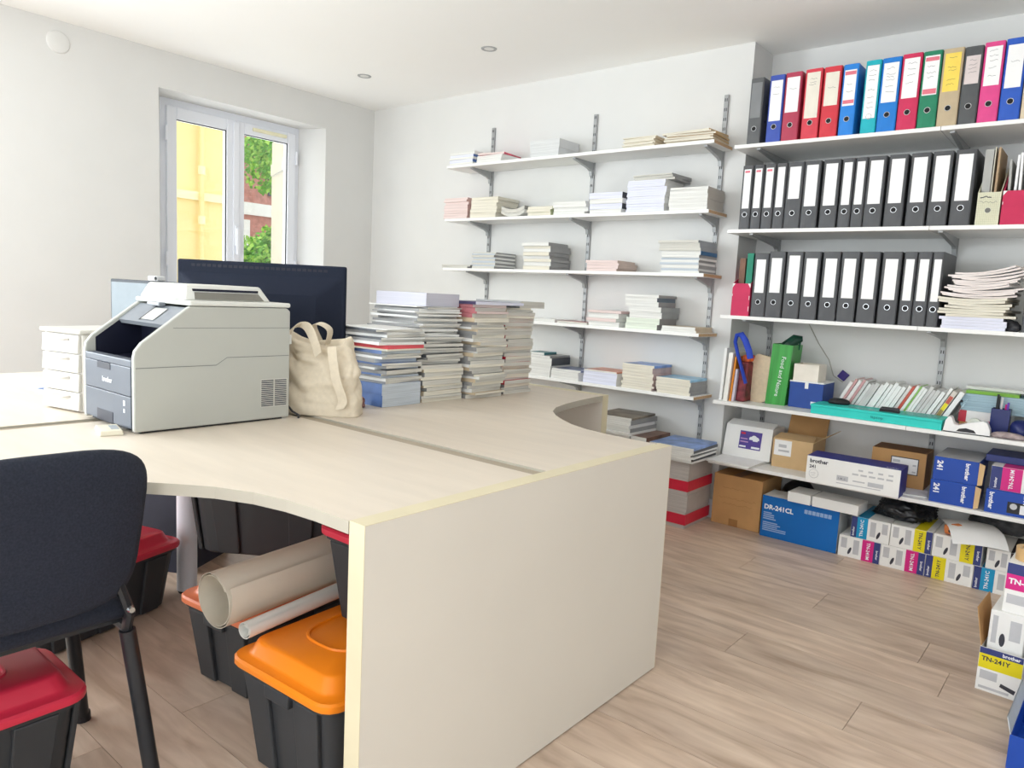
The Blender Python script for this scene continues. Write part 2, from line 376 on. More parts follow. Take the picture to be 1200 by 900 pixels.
part('door_frame', MB().box(0, .05, 9.0, 9.5, 3.2, 5.6), WHITE, h)
GRD = mat('yard_paving', rgb(150, 148, 142), .9, .1, 2)
struct('ground_outside', MB().box(-30, XL-.26, -14, 24, -3.3, -3.0), GRD)
LEAF = [mat('leaf_light', rgb(172, 224, 104), .55, .25, 3), mat('leaf_mid', rgb(112, 182, 70), .55, .25, 3)]
def tree(name, label, loc, trunk_h, blobs, n, seed):
    r = random.Random(seed); t = thing(name, label, 'tree', loc)
    part('trunk', MB().tube([(0, 0, 0), (.05, .03, trunk_h*.5), (0, .1, trunk_h)], [.12, .1, .05], 8), mat('bark', rgb(110, 92, 74), .9, .3, 12), t)
    mb = MB()
    for i in range(n):
        b = r.choice(blobs); v = Vector((r.gauss(0, 1), r.gauss(0, 1), r.gauss(0, 1))).normalized()*(r.random()**.4)
        p = Vector(b[:3])+Vector((v.x*b[3], v.y*b[3], v.z*b[3]))
        a = Vector((r.gauss(0, 1), r.gauss(0, 1), r.gauss(0, 1))).normalized(); c = a.orthogonal().normalized(); l = r.uniform(.07, .13)
        mb.add([p, p+a*l*.5+c*l*.35, p+a*l, p+a*l*.5-c*l*.35], [(0, 1, 2, 3)], r.randint(0, 1))
    f = part('foliage', mb, LEAF, t, fix=False); f['kind'] = 'stuff'
tree('garden_tree', 'leafy green tree whose crown hangs above the brick house band', (-13.2, 8.4, -3), 6, [(0, 0, 6.6, .75), (.3, -.5, 7.0, .8), (0, .5, 7.1, .8), (0, .1, 7.6, .8)], 5200, 1)
tree('garden_shrub', 'bright green shrub standing below the brick house band', (-12.2, 7.55, -3), 3.4, [(0, -.2, 4.5, .5), (0, .2, 4.75, .42), (0, .1, 3.9, .7), (0, .5, 5.05, .3)], 5200, 2)
sh = part('shutter', MB().box(0, .5, -.016, .016, 0, 1.37), PVC, w1, loc=(-5.0, 3.283, .93), rot=(0, 0, PI-.37), bevel=.004)
for z0, z1 in ((.2, .29), (1.1, 1.19)): part('batten', MB().box(.03, .47, .016, .03, z0, z1), PVC, sh)
part('strap_hinge', MB().box(0, .3, -.024, -.016, 1.12, 1.16), STEEL, sh)

# ---------------------------------------------------------------- desks: four crescent desks meeting in a cross
DZ = .735; DT = .026; CX, CY = -2.375, 1.457
CUR = [(1.285, .598), (1.18, .598), (1.09, .606), (1.0, .626), (.912, .664), (.84, .713), (.765, .772), (.70, .842), (.65, .93), (.612, 1.05), (.583, 1.2), (.565, 1.33), (.56, 1.42)]
def desk(label, sx, sy):
    g = .028
    t = thing('corner_desk', label, 'desk', (CX, CY, 0))
    poly = [(g, g), (1.285, g)]+CUR+[(g, 1.42)]
    P = [(sx*u, sy*v) for u, v in poly]
    if sx*sy < 0: P = P[::-1]
    part('worktop', MB().prism(P, DZ-DT, DZ-.0015, m=0, mside=1).prism(P, DZ-.0015, DZ, m=0, mside=1), [DESK, EDGE2], t)
    lx, ly = sx*.30, sy*.16
    return t
d1 = desk('crescent desk with cream top carrying the printer, beside the black chair', 1, -1)
d2 = desk('crescent desk with cream top carrying the tall magazine stacks', 1, 1)
d3 = desk('crescent desk with cream top carrying the white drawer tower', -1, -1)
d4 = desk('crescent desk with cream top behind the dark monitor, toward the room corner', -1, 1)
part('joint_strip', MB().box(-.026, 1.285, -.026, .026, DZ-.03, DZ-.006), GAP, d2)
part('joint_strip', MB().box(-.026, .026, -1.42, -.028, DZ-.03, DZ-.006), GAP, d3)
part('joint_strip', MB().box(-.026, .026, .028, 1.42, DZ-.03, DZ-.006), GAP, d4)
part('joint_strip', MB().box(-1.285, -.028, -.026, .026, DZ-.03, DZ-.006), GAP, d4)
def leg(t, x, y):
    l = part('leg', MB().tube([(x, y, .012), (x, y, DZ-DT-.012)], [.036, .036], 20, cap=True), PVC, t, smooth=True)
    part('foot', MB().lathe([(0, 0), (.03, 0), (.034, .012), (0, .012)], 20, c=(x, y, 0)), DARK, l)
    part('top_plate', MB().box(x-.06, x+.06, y-.06, y+.06, DZ-DT-.012, DZ-DT), DARK, l)
leg(d3, -.24, -.15); leg(d2, .16, .16); leg(d4, -.16, .16)
def endpanel(label, cx, cy, rot, L=1.208):
    t = thing('desk_end_panel', label, 'desk panel', (cx, cy, 0), rot)
    part('board', MB().box(0, .045, -L/2, L/2, .004, DZ), PANEL, t)
    part('edge_band', MB().box(-.0002, .0452, -L/2, L/2, DZ, DZ+.0012), EDGE, t)
    for s in (-1, 1): part('edge_band', MB().box(-.0002, .0452, min(s*L/2, s*(L/2+.0012)), max(s*L/2, s*(L/2+.0012)), .004, DZ+.0012), EDGE, t)
    for s in (-.5, .5): part('glide', MB().lathe([(0, 0), (.015, 0), (.015, .004), (0, .004)], 10, c=(.022, s, 0)), DARK, t)
    return t
endpanel('wide plain beige panel closing the desk arm that faces the binder shelves', -1.088, CY+.008, 0)
ep2 = endpanel('beige end panel of the desk arm with magazine stacks, facing the wall shelves', CX, CY+1.42, PI/2, 1.12)
for x_, y_ in ((-1.2, -.1), (-.1, -1.34), (-.5, -1.34)): leg(d3, x_, y_)
for x_, y_ in ((-1.2, .1), (-1.2, .5), (-.12, 1.3)): leg(d4, x_, y_)

# ---------------------------------------------------------------- wall rails and shelves
def rail(label, x, y, z0, z1):
    t = thing('shelf_rail', label, 'shelf rail', (x, y, z0), 0, 'slotted wall rails')
    part('channel', MB().box(-.012, .012, -.014, 0, 0, z1-z0), STEEL, t, bevel=.002)
    mb = MB(); z = .03
    while z < z1-z0-.02:
        mb.box(-.007, -.003, -.0146, -.0139, z, z+.016).box(.003, .007, -.0146, -.0139, z, z+.016); z += .05
    part('slots', mb, HOLE, t)
rail('grey slotted wall rail closest to the room corner', -3.40, YB, .12, 2.28)
rail('grey slotted wall rail in the middle of the paper shelves', -2.583, YB, .12, 2.277)
rail('grey slotted wall rail just left of the binder alcove', -1.758, YB, .12, 2.285)
rail('grey slotted wall rail in the alcove corner', -1.505, YA, .12, 2.2)
rail('grey slotted wall rail in the alcove behind the loose paper pile', -.66, YA, .12, 2.2)
BRK = {}
def bracket(parent, x, yb, d, z):
    if d not in BRK:
        mb = MB(); prof = [(0, 0), (-d, 0), (-d, -.008), (-.04, -.040), (-.018, -.052), (-.012, -.078), (0, -.078)]
        mb.prism([(a, b) for a, b in prof], -.009, .009, 'x'); BRK[d] = mb.mesh('bracket', STEEL)
    ob('bracket', BRK[d], parent, (x, yb, z))
def shelf(label, x0, x1, y0, y1, z, brs, group, chip=False):
    t = thing('wall_shelf', label, 'shelf', (0, 0, z), 0, group)
    part('board', MB().box(x0, x1, y0, y1, -.018, 0, [0, 0, 0, 1 if chip else 0, 0, 0]), [SHELF, CHIP], t, bevel=.0012, seg=1)
    for x in brs: bracket(t, x, y1-.002, y1-y0-.03, -.018)
LS = dict(L1=2.009, L2=1.662, L3=1.337, L4=1.025, L5=.69)
LBL = ['topmost', 'second from the top', 'third from the top', 'fourth from the top', 'lowest']
for i, z in enumerate(LS.values()):
    shelf('white wall shelf left of the alcove, %s, holding paper stacks' % LBL[i], -3.60, -1.70, YB-.24, YB-.016, z, (-3.40, -2.583, -1.758), 'shallow paper shelves', True)
AS = [1.984, 1.565, 1.129, .681, .361]
AF = 3.65
for i, z in enumerate(AS):
    shelf('deep white alcove shelf board next to the side wall, %s' % LBL[i], -1.622, -.702, AF, YA-.016, z, (-1.505,), 'deep alcove shelves')
    shelf('deep white alcove shelf board away from the side wall, %s' % LBL[i], -.70, .9, AF, YA-.016, z, (-.66,), 'deep alcove shelves')

# ---------------------------------------------------------------- lever arch binders
BIN = {}
def binder(label, x, z, w, h, col, cname, lab=(.50, .93), labcol=None, group='binders', d=.285, ring=CHROME, y=AF+.012, notes=None, lean=0, hole=HOLE, labw=.78):
    t = thing('lever_arch_binder', label, 'binder', (x, y, z), (0, lean, 0), group)
    key = (cname, round(w, 3), round(h, 3))
    m = mat('binder_'+cname, col, .45, .06, 25, bump=.05)
    if key not in BIN:
        case = MB().box(0, .003, .003, d, 0, h).box(w-.003, w, .003, d, 0, h).mesh('cover_boards', m, bevel=.001, seg=1)
        n = 5; mb = MB(); prof = [(0, .006), (.004, .0015), (w*.3, 0), (w*.7, 0), (w-.004, .0015), (w, .006), (w, .0075), (0, .0075)]
        mb.prism(prof, 0, h)
        sp = mb.mesh('spine', m)
        pg = MB().box(.006, w-.012, .03, d-.012, .012, h-.02).mesh('paper_block', pages('white', rgb(226, 226, 222)))
        rg = MB().ring((w/2, 0, h*.235), .0115, .0018).mesh('finger_ring', ring)
        hl = MB().lathe([(0, -.0006), (.0105, -.0006)], 18, c=(w/2, 0, h*.235), ax='y').mesh('finger_hole', hole)
        BIN[key] = (sp, case, pg, rg, hl)
    for n_, me in zip(('spine', 'cover_boards', 'paper_block', 'finger_ring', 'finger_hole'), BIN[key]): ob(n_, me, t)
    if lab:
        lm = labcol or PAPER
        part('spine_label', MB().box(w/2-w*labw/2, w/2+w*labw/2, -.0008, 0, h*lab[0]*.75 if lab[0] < .3 else h*lab[0], h*lab[1]), lm, t)
        if notes:
            mb = MB(); r = random.Random(sum(map(ord, label)))
            for q in notes: scribble(mb, w*.24+r.uniform(0, .006), w*.76-r.uniform(0, .008), h*q, -.0012, .0035, r)
            part('handwriting', mb, INK, t, fix=False)
    return t
PINKB = mat('pink_label_band', rgb(226, 120, 136), .6)
def band(t, w, h, a, b): part('label_band', MB().box(w*.14, w*.86, -.0013, -.0008, h*a, h*b), PINKB, t)
A1x = [-1.567, -1.471, -1.395, -1.301, -1.215, -1.129, -1.033, -.965, -.883, -.801, -.725, -.645, -.575, -.5, -.424]
spec = [  # label, colour, name, label extent, label material, note rows, height
 ('charcoal grey binder with plain grey spine at the wall end of the top shelf', rgb(92, 94, 96), 'charcoal', (.40, .93), mat('faded_grey_label', rgb(128, 130, 132), .5), None, .318),
 ('violet blue binder with white label between charcoal and wine red binders', rgb(58, 82, 172), 'violet_blue', (.32, .92), None, (.82, .72), .318),
 ('wine red binder beside the violet blue binder on the top shelf', rgb(176, 58, 84), 'wine', (.42, .93), None, (.76,), .32),
 ('bright red binder with long pale label between two red binders', rgb(212, 62, 78), 'bright_red', (.30, .95), mat('ivory_label', rgb(232, 226, 212), .6), (.86, .81, .78), .322),
 ('red binder with torn crooked label beside the sky blue binder', rgb(208, 52, 66), 'poppy_red', (.45, .92), mat('ivory_label', (1, 1, 1)), (.7,), .32),
 ('sky blue binder with pink edged label standing beside the torn label red one', rgb(34, 130, 218), 'sky_blue', (.42, .92), None, (.72, .62), .318),
 ('turquoise binder with written white label on the top shelf', rgb(16, 176, 190), 'turquoise', (.28, .93), None, (.86, .8, .73, .6, .5, .42, .36), .32),
 ('azure blue binder with written label next to the turquoise binder', rgb(20, 122, 208), 'azure', (.40, .93), None, (.86, .78, .74, .7, .62, .54), .32),
 ('crimson binder between the azure and the green binder', rgb(204, 42, 88), 'crimson', (.42, .94), None, (.87, .8, .72, .62), .324),
 ('dark green binder with pink edged label on the top shelf', rgb(30, 128, 94), 'green', (.43, .94), None, (.8, .72, .66), .322),
 ('clear beige binder with yellow label on the top shelf', rgb(190, 172, 142), 'beige', (.45, .94), mat('yellow_label', rgb(246, 216, 96), .6), (.88, .76, .72, .6, .54), .32),
 ('dark grey binder between the beige and the pink binder', rgb(82, 84, 86), 'dark_grey', (.52, .88), mat('faded_pink_label', rgb(216, 204, 202), .6), (.82, .77, .72, .67), .316),
 ('pink binder with written white label on the top shelf', rgb(220, 70, 138), 'pink', (.46, .94), None, (.89, .83, .77, .68, .58), .322),
 ('royal blue binder with pale green topped label beside the pink binder', rgb(38, 88, 188), 'royal_blue', (.40, .92), None, (.72,), .324),
 ('beige binder at the far end of the top shelf beside the royal blue one', rgb(214, 198, 172), 'tan', (.40, .92), None, None, .31)]
A1x.append(-.348)
for i, (lb, col, cn, le, lm, nt_, hh) in enumerate(spec):
    wd = min(.078, A1x[i+1]-A1x[i]-.004)
    if i in (0, 5): wd = .066
    t = binder(lb, A1x[i]+.001, AS[0], wd, hh, col, cn, le, lm, 'coloured binders on the top alcove shelf', notes=nt_)
    if i in (5, 9): band(t, wd, hh, le[0]+.03 if i == 5 else le[0]+.015, le[0]+.08); band(t, wd, hh, le[1]-.07, le[1]-.02)
    if i == 0:
        for z in (.19, .115): part('rivet', MB().lathe([(.005, .001), (.007, 0)], 10, c=(wd, .05, z), ax='x').disc((wd+.001, .05, z), .005, ax='x'), CHROME, t)
ORD = ['first', 'second', 'third', 'fourth', 'fifth', 'sixth', 'seventh', 'eighth', 'ninth', 'tenth', 'eleventh', 'twelfth', 'thirteenth', 'fourteenth']
GB = rgb(78, 79, 82)
A2x = [-1.571, -1.513, -1.458, -1.4, -1.344, -1.264, -1.176, -1.092, -1.034, -.98, -.893, -.804, -.719, -.633, -.548]
for i in range(14):
    wd = A2x[i+1]-A2x[i]-.004; nar = wd < .06
    if i == 4: lb, le = 'black binder with a short white label sitting high on its spine, middle shelf', (.45, .93)
    elif i < 3: lb, le = 'narrow black binder with pink headed white label on the second alcove shelf', (.33, .94)
    elif nar: lb, le = 'narrow black binder with blank white label on the second alcove shelf', (.33, .94)
    else: lb, le = 'wide black binder with blank white label on the second alcove shelf', (.33, .94)
    if i != 4: lb = '%s black binder %s, %s from the side wall, second alcove shelf' % ('narrow' if nar else 'wide', 'with pink headed label' if i < 3 else 'with blank white label', ORD[i])
    t = binder(lb, A2x[i]+.001, AS[1], min(wd, .076), .316, GB, 'black', le, None, 'black binders on the second alcove shelf', labw=.66 if nar else .7)
    if i < 3: part('label_heading', MB().box(wd*.24, wd*.7, -.0012, -.0008, .28, .29), PINKB, t)
A3x = [-1.47, -1.395, -1.309, -1.226, -1.137, -1.053, -.965, -.876, -.788, -.733, -.675, -.628]
for i in range(11):
    wd = A3x[i+1]-A3x[i]-.004; nar = wd < .06
    wr = i < 4
    lb = '%s black binder %s, %s from the raspberry file, third alcove shelf' % ('narrow' if nar else 'wide', 'with faintly written label' if wr else 'with plain white label', ORD[i])
    binder(lb, A3x[i]+.001, AS[2], min(wd, .078), .326 if i else .318, GB, 'black', (.38 if i < 3 else .34, .9 if i != 2 else .94), None, 'black binders on the third alcove shelf', labw=.66, ring=CHROME)

# magazine files and their contents
def magfile(label, x, z, w, col, cn, hf=.14, hb=.25, d=.255, grid=False, hole=False, corners=False):
    t = thing('magazine_file', label, 'magazine file', (x, AF+.012, z), 0, 'magazine files')
    m = mat(cn, col, .7, .05, 20); th = .003
    side = [(0, 0), (d, 0), (d, hb), (d*.55, hb), (0, hf)]
    mb = MB().prism(side, 0, th, 'x').prism(side, w-th, w, 'x').box(th, w-th, 0, th, 0, hf).box(th, w-th, d-th, d, 0, hb).box(th, w-th, th, d-th, 0, th)
    part('case', mb, m, t)
    if hole:
        part('finger_ring', MB().ring((w/2, 0, hf*.45), .0115, .0016), mat('cream_ring', rgb(222, 222, 204), .5), t); part('finger_hole', MB().lathe([(0, -.0008), (.0105, -.0008)], 16, c=(w/2, 0, hf*.45), ax='y'), mat('grey_hole', rgb(110, 110, 104), .6), t)
    if grid:
        mb = MB(); n = 12
        for i in range(1, n): mb.box(w*i/n, w*i/n+.0005, -.0006, 0, 0, hf)
        for i in range(1, 18): mb.box(0, w, -.0006, 0, hf*i/18, hf*i/18+.0005)
        part('grid_print', mb, mat('olive_print', rgb(176, 180, 146), .7), t)
        mb = MB(); r = random.Random(4); scribble(mb, w*.12, w*.6, hf*.86, -.001, .004, r, .004); scribble(mb, w*.12, w*.86, hf*.7, -.001, .005, r)
        part('handwriting', mb, INK, t, fix=False)
    if corners:
        for sx in (0, w):
            part('worn_corner', MB().add([(sx, -.0006, hf), (sx, -.0006, hf*.86), (abs(sx-.014), -.0006, hf)], [(0, 1, 2)]), PAPER, t, fix=False)
        part('worn_edge', MB().box(w-.004, w-.0015, -.0006, 0, hf*.15, hf*.3).box(w-.004, w-.0015, -.0006, 0, hf*.5, hf*.62).box(.001, .003, -.0006, 0, hf*.6, hf*.68), PAPER, t)
    return t
def upright(label, x, y, z, th, d, h, m, lean=0, yaw=0, group='loose folders', cat='folder', name='document_folder', bend=0):
    n = 6; mb = MB(); pr = []
    for s in (0, 1):
        for i in range(n+1):
            q = i/n; pr.append((s*th+bend*q*q, q*h))
    L_ = [(bend*(i/n)**2, h*i/n) for i in range(n+1)]; R_ = [(th+bend*(i/n)**2, h*i/n) for i in range(n+1)]
    prof = R_+L_[::-1]
    vs = [(a, 0, b) for a, b in prof]+[(a, d, b) for a, b in prof]; k = len(prof)
    mb.add(vs, [tuple(range(k-1, -1, -1)), tuple(range(k, 2*k))]+[(i, (i+1) % k, k+(i+1) % k, k+i) for i in range(k)])
    o = part(name, mb, m, None, loc=(x, y, z), rot=(0, lean, yaw))
    return tag(o, label, cat, group)
CREAM = mat('cream_folder', rgb(222, 220, 204), .7, .05); GREYF = mat('grey_folder', rgb(176, 176, 172), .7, .08)
magfile('beige grid patterned magazine file with handwriting on the second alcove shelf', -.535, AS[1], .083, rgb(222, 220, 196), 'beige_grid_card', .135, .25, grid=True, hole=True)
magfile('wide raspberry red magazine file stuffed with papers, second alcove shelf', -.446, AS[1], .30, rgb(198, 48, 88), 'raspberry_card', .138, .25, corners=True)
for i, (dx, th, h, m, lb) in enumerate([(.006, .03, .31, GREYF, 'grey folder standing in the beige grid magazine file'), (.04, .003, .318, CREAM, 'cream divider standing in the beige grid magazine file'), (.052, .008, .315, mat('tan_folder', rgb(176, 150, 120), .7), 'tan folder standing in the beige grid magazine file')]):
    upright(lb, -.535+dx, AF+.035, AS[1]+.004, th, .21, h, m)
for i in range(15):
    upright('white paper bundle standing in the raspberry magazine file', -.433+.0183*i, AF+.03+R.uniform(0, .02), AS[1]+.004, .0085, .21, R.uniform(.25, .335), PAPER if i % 3 else GREYF, 0, R.uniform(-.02, .02), 'papers in the raspberry file', 'papers', 'paper_bundle', bend=R.uniform(-.009, .009))
magfile('narrow raspberry magazine file with worn corners on the third alcove shelf', -1.572, AS[2], .094, rgb(198, 52, 92), 'raspberry_worn_card', .165, .22, corners=True)
upright('dark green folder standing in the narrow raspberry magazine file', -1.518, AF+.04, AS[2]+.004, .032, .2, .315, mat('green_folder', rgb(14, 132, 104), .5))
upright('brown red worn folder standing in the narrow raspberry magazine file', -1.56, AF+.05, AS[2]+.004, .03, .2, .29, mat('rust_folder', rgb(128, 96, 80), .7, .4, 9))

# ---------------------------------------------------------------- magazines and paper stacks
def cword(label, cov):
    if '{c}' not in label: return label
    w_ = {'cover_white': 'white', 'cover_grey': 'grey', 'cover_dark': 'dark', 'cover_blue': 'blue', 'cover_beige': 'beige', 'cover_red': 'red'}.get(cov.name, 'pale')
    return label.replace('{c}', w_)
def sheaf(name, label, cat, group, x, y, z, wx, dy, t, cover, pg, rot=0, spine=None, curl=0, skew=0, nx=6, warp=0, wph=0):
    """one magazine, book or paper bundle: covers above and below, page edges around"""
    mb = MB(); top = []; bot = []
    for i in range(nx+1):
        u = i/nx*2-1; dz = curl*u*u+warp*math.sin(u*2.2+wph)
        for s in (-1, 1):
            bot.append((u*wx/2+skew*0, s*dy/2, dz)); top.append((u*wx/2+skew, s*dy/2, dz+t))
    n = len(bot); vs = bot+top; fs = []; ms = []
    for i in range(nx):
        a = 2*i; fs += [(a, a+1, a+3, a+2), (n+a, n+a+2, n+a+3, n+a+1), (a, a+2, n+a+2, n+a), (a+1, n+a+1, n+a+3, a+3)]
        ms += [0, 0, 2 if spine == '-y' else 1, 2 if spine == '+y' else 1]
    fs += [(0, n, n+1, 1), (n-2, n-1, 2*n-1, 2*n-2)]; ms += [2 if spine == '-x' else 1, 2 if spine == '+x' else 1]
    mb.add(vs, fs, ms)
    sp = cover if spine else pg
    o = part(name, mb, [cover, pg, sp], None, loc=(x, y, z), rot=rot)
    return tag(o, label, cat, group)
WP = pages('white', rgb(236, 236, 232)); CP = pages('cream', rgb(224, 219, 204)); GP = pages('grey', rgb(206, 204, 196)); PP = pages('pink', rgb(226, 208, 204)); LP = pages('lavender', rgb(222, 224, 240)); BP = pages('bluegrey', rgb(192, 200, 208))
def cm(n, c, v=.1): return mat('cover_'+n, c, .35, v, 12)
cWH = cm('white', rgb(236, 236, 234), .03); cGR = cm('grey', rgb(150, 150, 150)); cDK = cm('dark', rgb(70, 72, 78), .3); cPK = cm('pink', rgb(214, 182, 178)); cBG = cm('beige', rgb(206, 188, 160)); cBL = cm('blue', rgb(84, 112, 166), .25)
cTE = cm('teal', rgb(40, 110, 120), .3); cRD = cm('red', rgb(196, 46, 66), .15); cGN = cm('sage', rgb(190, 198, 158)); cBR = cm('brown', rgb(124, 92, 78), .45); cSK = cm('photo_blue', rgb(120, 150, 206), .4); cOR = cm('salmon', rgb(210, 142, 118), .25); cPH = cm('photo_mixed', rgb(120, 110, 96), .6)
cPB = cm('petrol', rgb(30, 96, 148), .05)
NM = 0
def stack(label, group, x0, x1, yf, z, htot, t, covers, pgs, depth=.21, spine='+x', jit=.006, rotj=.03, cat='magazine', name='magazine', seed=0, curl=0, tj=.3):
    global NM
    r = random.Random(seed+int(x0*1000)); zz = z; i = 0
    while zz < z+htot-.002:
        tt = min(t*(1+r.uniform(-tj, tj)), z+htot-zz)
        if z+htot-zz-tt < t*.4: tt = z+htot-zz
        wx = (x1-x0)*(1-r.uniform(0, .05)); dd = depth*(1-r.uniform(0, .05))
        sheaf(name, label, cat, group, (x0+x1)/2+r.uniform(-jit, jit), yf+depth/2+r.uniform(-jit, jit), zz, wx, dd, tt-.0004, covers[i % len(covers)] if isinstance(covers, list) else covers, pgs[i % len(pgs)] if isinstance(pgs, list) else pgs, r.uniform(-rotj, rotj), spine, curl, warp=0, wph=r.uniform(0, 6))
        zz += tt; i += 1; NM += 1
    return zz
z = LS['L1']; F = 3.59
stack('white and blue printed leaflets piled at the corner end of the top paper shelf', 'leaflets on the top paper shelf', -3.585, -3.37, F, z, .085, .02, [cWH, cBL], [WP, LP])
stack('white booklet in the low pile beside the leaflets, top paper shelf', 'booklets on the top paper shelf', -3.345, -3.13, F, z, .045, .015, cWH, WP)
sheaf('magazine', 'pink and dark magazine lying tilted on the low booklet pile, top paper shelf', 'magazine', None, -3.23, F+.1, z+.0455, .2, .2, .012, cm('pink_dark', rgb(190, 80, 100), .6), PP, .12, '+x')
stack('ream of grey wrapped paper on the top paper shelf', 'paper reams on the top paper shelf', -2.905, -2.683, F, z, .10, .05, cm('pale_grey', rgb(206, 208, 210), .04), pages('pale_grey', rgb(212, 214, 214)), jit=.001, rotj=.005, cat='paper ream', name='paper_ream', tj=0)
stack('beige paper folder in the pile on the top paper shelf beside the kraft envelopes', 'beige folders on the top paper shelf', -2.25, -2.045, F, z, .055, .009, [cBG, cm('ivory', rgb(226, 216, 196))], CP, jit=.012, rotj=.1, cat='folder', name='paper_folder')
stack('brown kraft envelope in the pile at the alcove end of the top paper shelf', 'kraft envelopes on the top paper shelf', -2.0, -1.72, F, z, .06, .008, [KRAFT2, cBG], CP, jit=.014, rotj=.08, cat='envelope', name='kraft_envelope')
z = LS['L2']
stack('pale pink booklet in the pile at the corner end of the second paper shelf', 'pink booklets', -3.62, -3.40, F, z, .135, .017, cPK, PP)
stack('beige booklet in the pile beside the pink booklets, second paper shelf', 'beige booklets', -3.375, -3.145, F, z, .13, .024, cm('oat', rgb(214, 206, 192)), CP, spine='-x')
stack('curled grey magazine slumped between beige and green booklets, second paper shelf', 'curled magazines', -3.12, -2.93, F, z, .045, .022, [cWH, cGR], GP, curl=.022, tj=.0)
stack('sage green booklet in the low pile on the second paper shelf', 'green booklets', -2.90, -2.715, F, z, .055, .016, cGN, CP)
stack('white catalogue in the low pile by the middle rail, second paper shelf', 'white catalogues', -2.705, -2.465, F, z, .075, .02, cWH, WP)
stack('white catalogue with dark spine on the second paper shelf', 'dark spined catalogues', -2.445, -2.225, F, z, .115, .024, [cWH, cDK], [WP, LP])
zz = stack('bluish white paper bundle in the tallest pile of the second paper shelf', 'tall paper pile', -2.205, -1.965, F+.01, z, .17, .013, cWH, LP, jit=.004)
stack('grey magazine lying on the tallest pile of the second paper shelf', 'grey magazines on the tall pile', -2.17, -1.92, F+.02, zz, .03, .01, cGR, GP, rotj=.1)
stack('thick white book in the pile at the alcove end of the second paper shelf', 'thick white books', -1.935, -1.715, F, z, .118, .03, cm('putty', rgb(186, 180, 172)), WP, jit=.004, cat='book', name='book')
z = LS['L3']
stack('thin grey magazine lying at the corner end of the third paper shelf', 'thin grey magazines', -3.62, -3.37, F, z, .022, .011, cGR, GP, rotj=.1)
stack('grey brochure in the pile near the corner rail, third paper shelf', 'grey brochures', -3.345, -3.145, F, z, .105, .013, [cGR, cWH], [GP, BP])
stack('cream paged book with grey spine on the third paper shelf', 'grey spined books', -2.915, -2.705, F, z, .165, .02, cGR, [CP, WP], cat='book', name='book', jit=.01)
stack('beige catalogue in the low pile on the third paper shelf', 'beige catalogues', -2.44, -2.225, F, z, .062, .015, cm('rose_beige', rgb(196, 176, 166)), PP)
zz = stack('white magazine in the pile at the alcove end of the third paper shelf', 'white magazines at the alcove end', -1.96, -1.735, F, z, .095, .014, [cGR, cWH], [WP, BP])
sheaf('magazine', 'petrol blue spined magazine in the pile at the alcove end, third paper shelf', 'magazine', None, -1.845, F+.105, zz, .225, .205, .02, cPB, WP, .01, '+x')
stack('silver grey magazine topping the pile at the alcove end, third paper shelf', 'silver magazines at the alcove end', -1.975, -1.735, F, zz+.0205, .055, .014, cm('silver', rgb(150, 154, 160)), GP, jit=.01)
z = LS['L4']
stack('flat white magazine on the fourth paper shelf near the desk stacks', 'flat magazines', -2.84, -2.64, F, z, .018, .009, cWH, WP)
sheaf('magazine', 'open red edged magazine lying flat by the middle rail, fourth paper shelf', 'magazine', None, -2.52, F+.105, z, .21, .2, .012, cm('dusty_red', rgb(170, 92, 96)), GP, .02, '-x')
stack('white book in the pile topped by a pink and teal cover, fourth paper shelf', 'books under the pink cover', -2.41, -2.2, F, z, .075, .022, cWH, [WP, PP], cat='book', name='book')
sheaf('magazine', 'pink and teal covered magazine topping a book pile, fourth paper shelf', 'magazine', None, -2.30, F+.105, z+.0755, .215, .205, .014, cm('pink_teal', rgb(206, 178, 178), .3), PP, .05, '+x')
zz = stack('pale green paged book in the tall pile on the fourth paper shelf', 'tall book pile lower', -2.15, -1.945, F, z, .062, .031, cGR, pages('mint', rgb(222, 230, 216)), jit=.003, cat='book', name='book')
zz = stack('plastic wrapped white book bundle in the tall pile, fourth paper shelf', 'tall book pile middle', -2.135, -1.93, F, zz, .062, .031, cm('film_grey', rgb(150, 156, 158)), WP, jit=.004, cat='book', name='book')
stack('white book topping the tall pile on the fourth paper shelf', 'tall book pile top', -2.165, -1.955, F, zz, .066, .022, [cGR, cm('slate', rgb(96, 112, 126))], WP, jit=.003, cat='book', name='book')
stack('flat cream book at the alcove end of the fourth paper shelf', 'flat cream books', -1.925, -1.72, F-.005, z, .03, .015, cBG, WP, jit=.003, cat='book', name='book')
z = LS['L5']
zz = stack('white book under the black spined one on the lowest paper shelf', 'white books near the desk', -2.84, -2.655, F, z, .07, .035, cWH, WP, cat='book', name='book')
sheaf('book', 'thick book with black lettered spine on the lowest paper shelf', 'book', None, -2.745, F+.1, zz, .19, .2, .045, cDK, WP, .02, '+x')
sheaf('book', 'white book lying on the black spined book, lowest paper shelf', 'book', None, -2.75, F+.1, zz+.046, .19, .2, .012, cGR, WP, -.03, '+x')
sheaf('booklet', 'small dark teal booklet topping the black spined book pile', 'booklet', None, -2.79, F+.09, zz+.0585, .12, .15, .014, cTE, WP, .1, '+x')
stack('white book under a blue and pink cover on the lowest paper shelf', 'books under the blue pink cover', -2.645, -2.44, F, z, .05, .025, cWH, WP, cat='book', name='book')
sheaf('magazine', 'blue and pink covered magazine on a low pile, lowest paper shelf', 'magazine', None, -2.54, F+.105, z+.0505, .205, .205, .010, cm('blue_pink', rgb(120, 130, 160), .5), WP, .03, '+x')
stack('lavender white paper block on the lowest paper shelf', 'lavender paper blocks', -2.415, -2.185, F, z, .07, .035, cWH, LP, cat='paper block', name='paper_block', jit=.003)
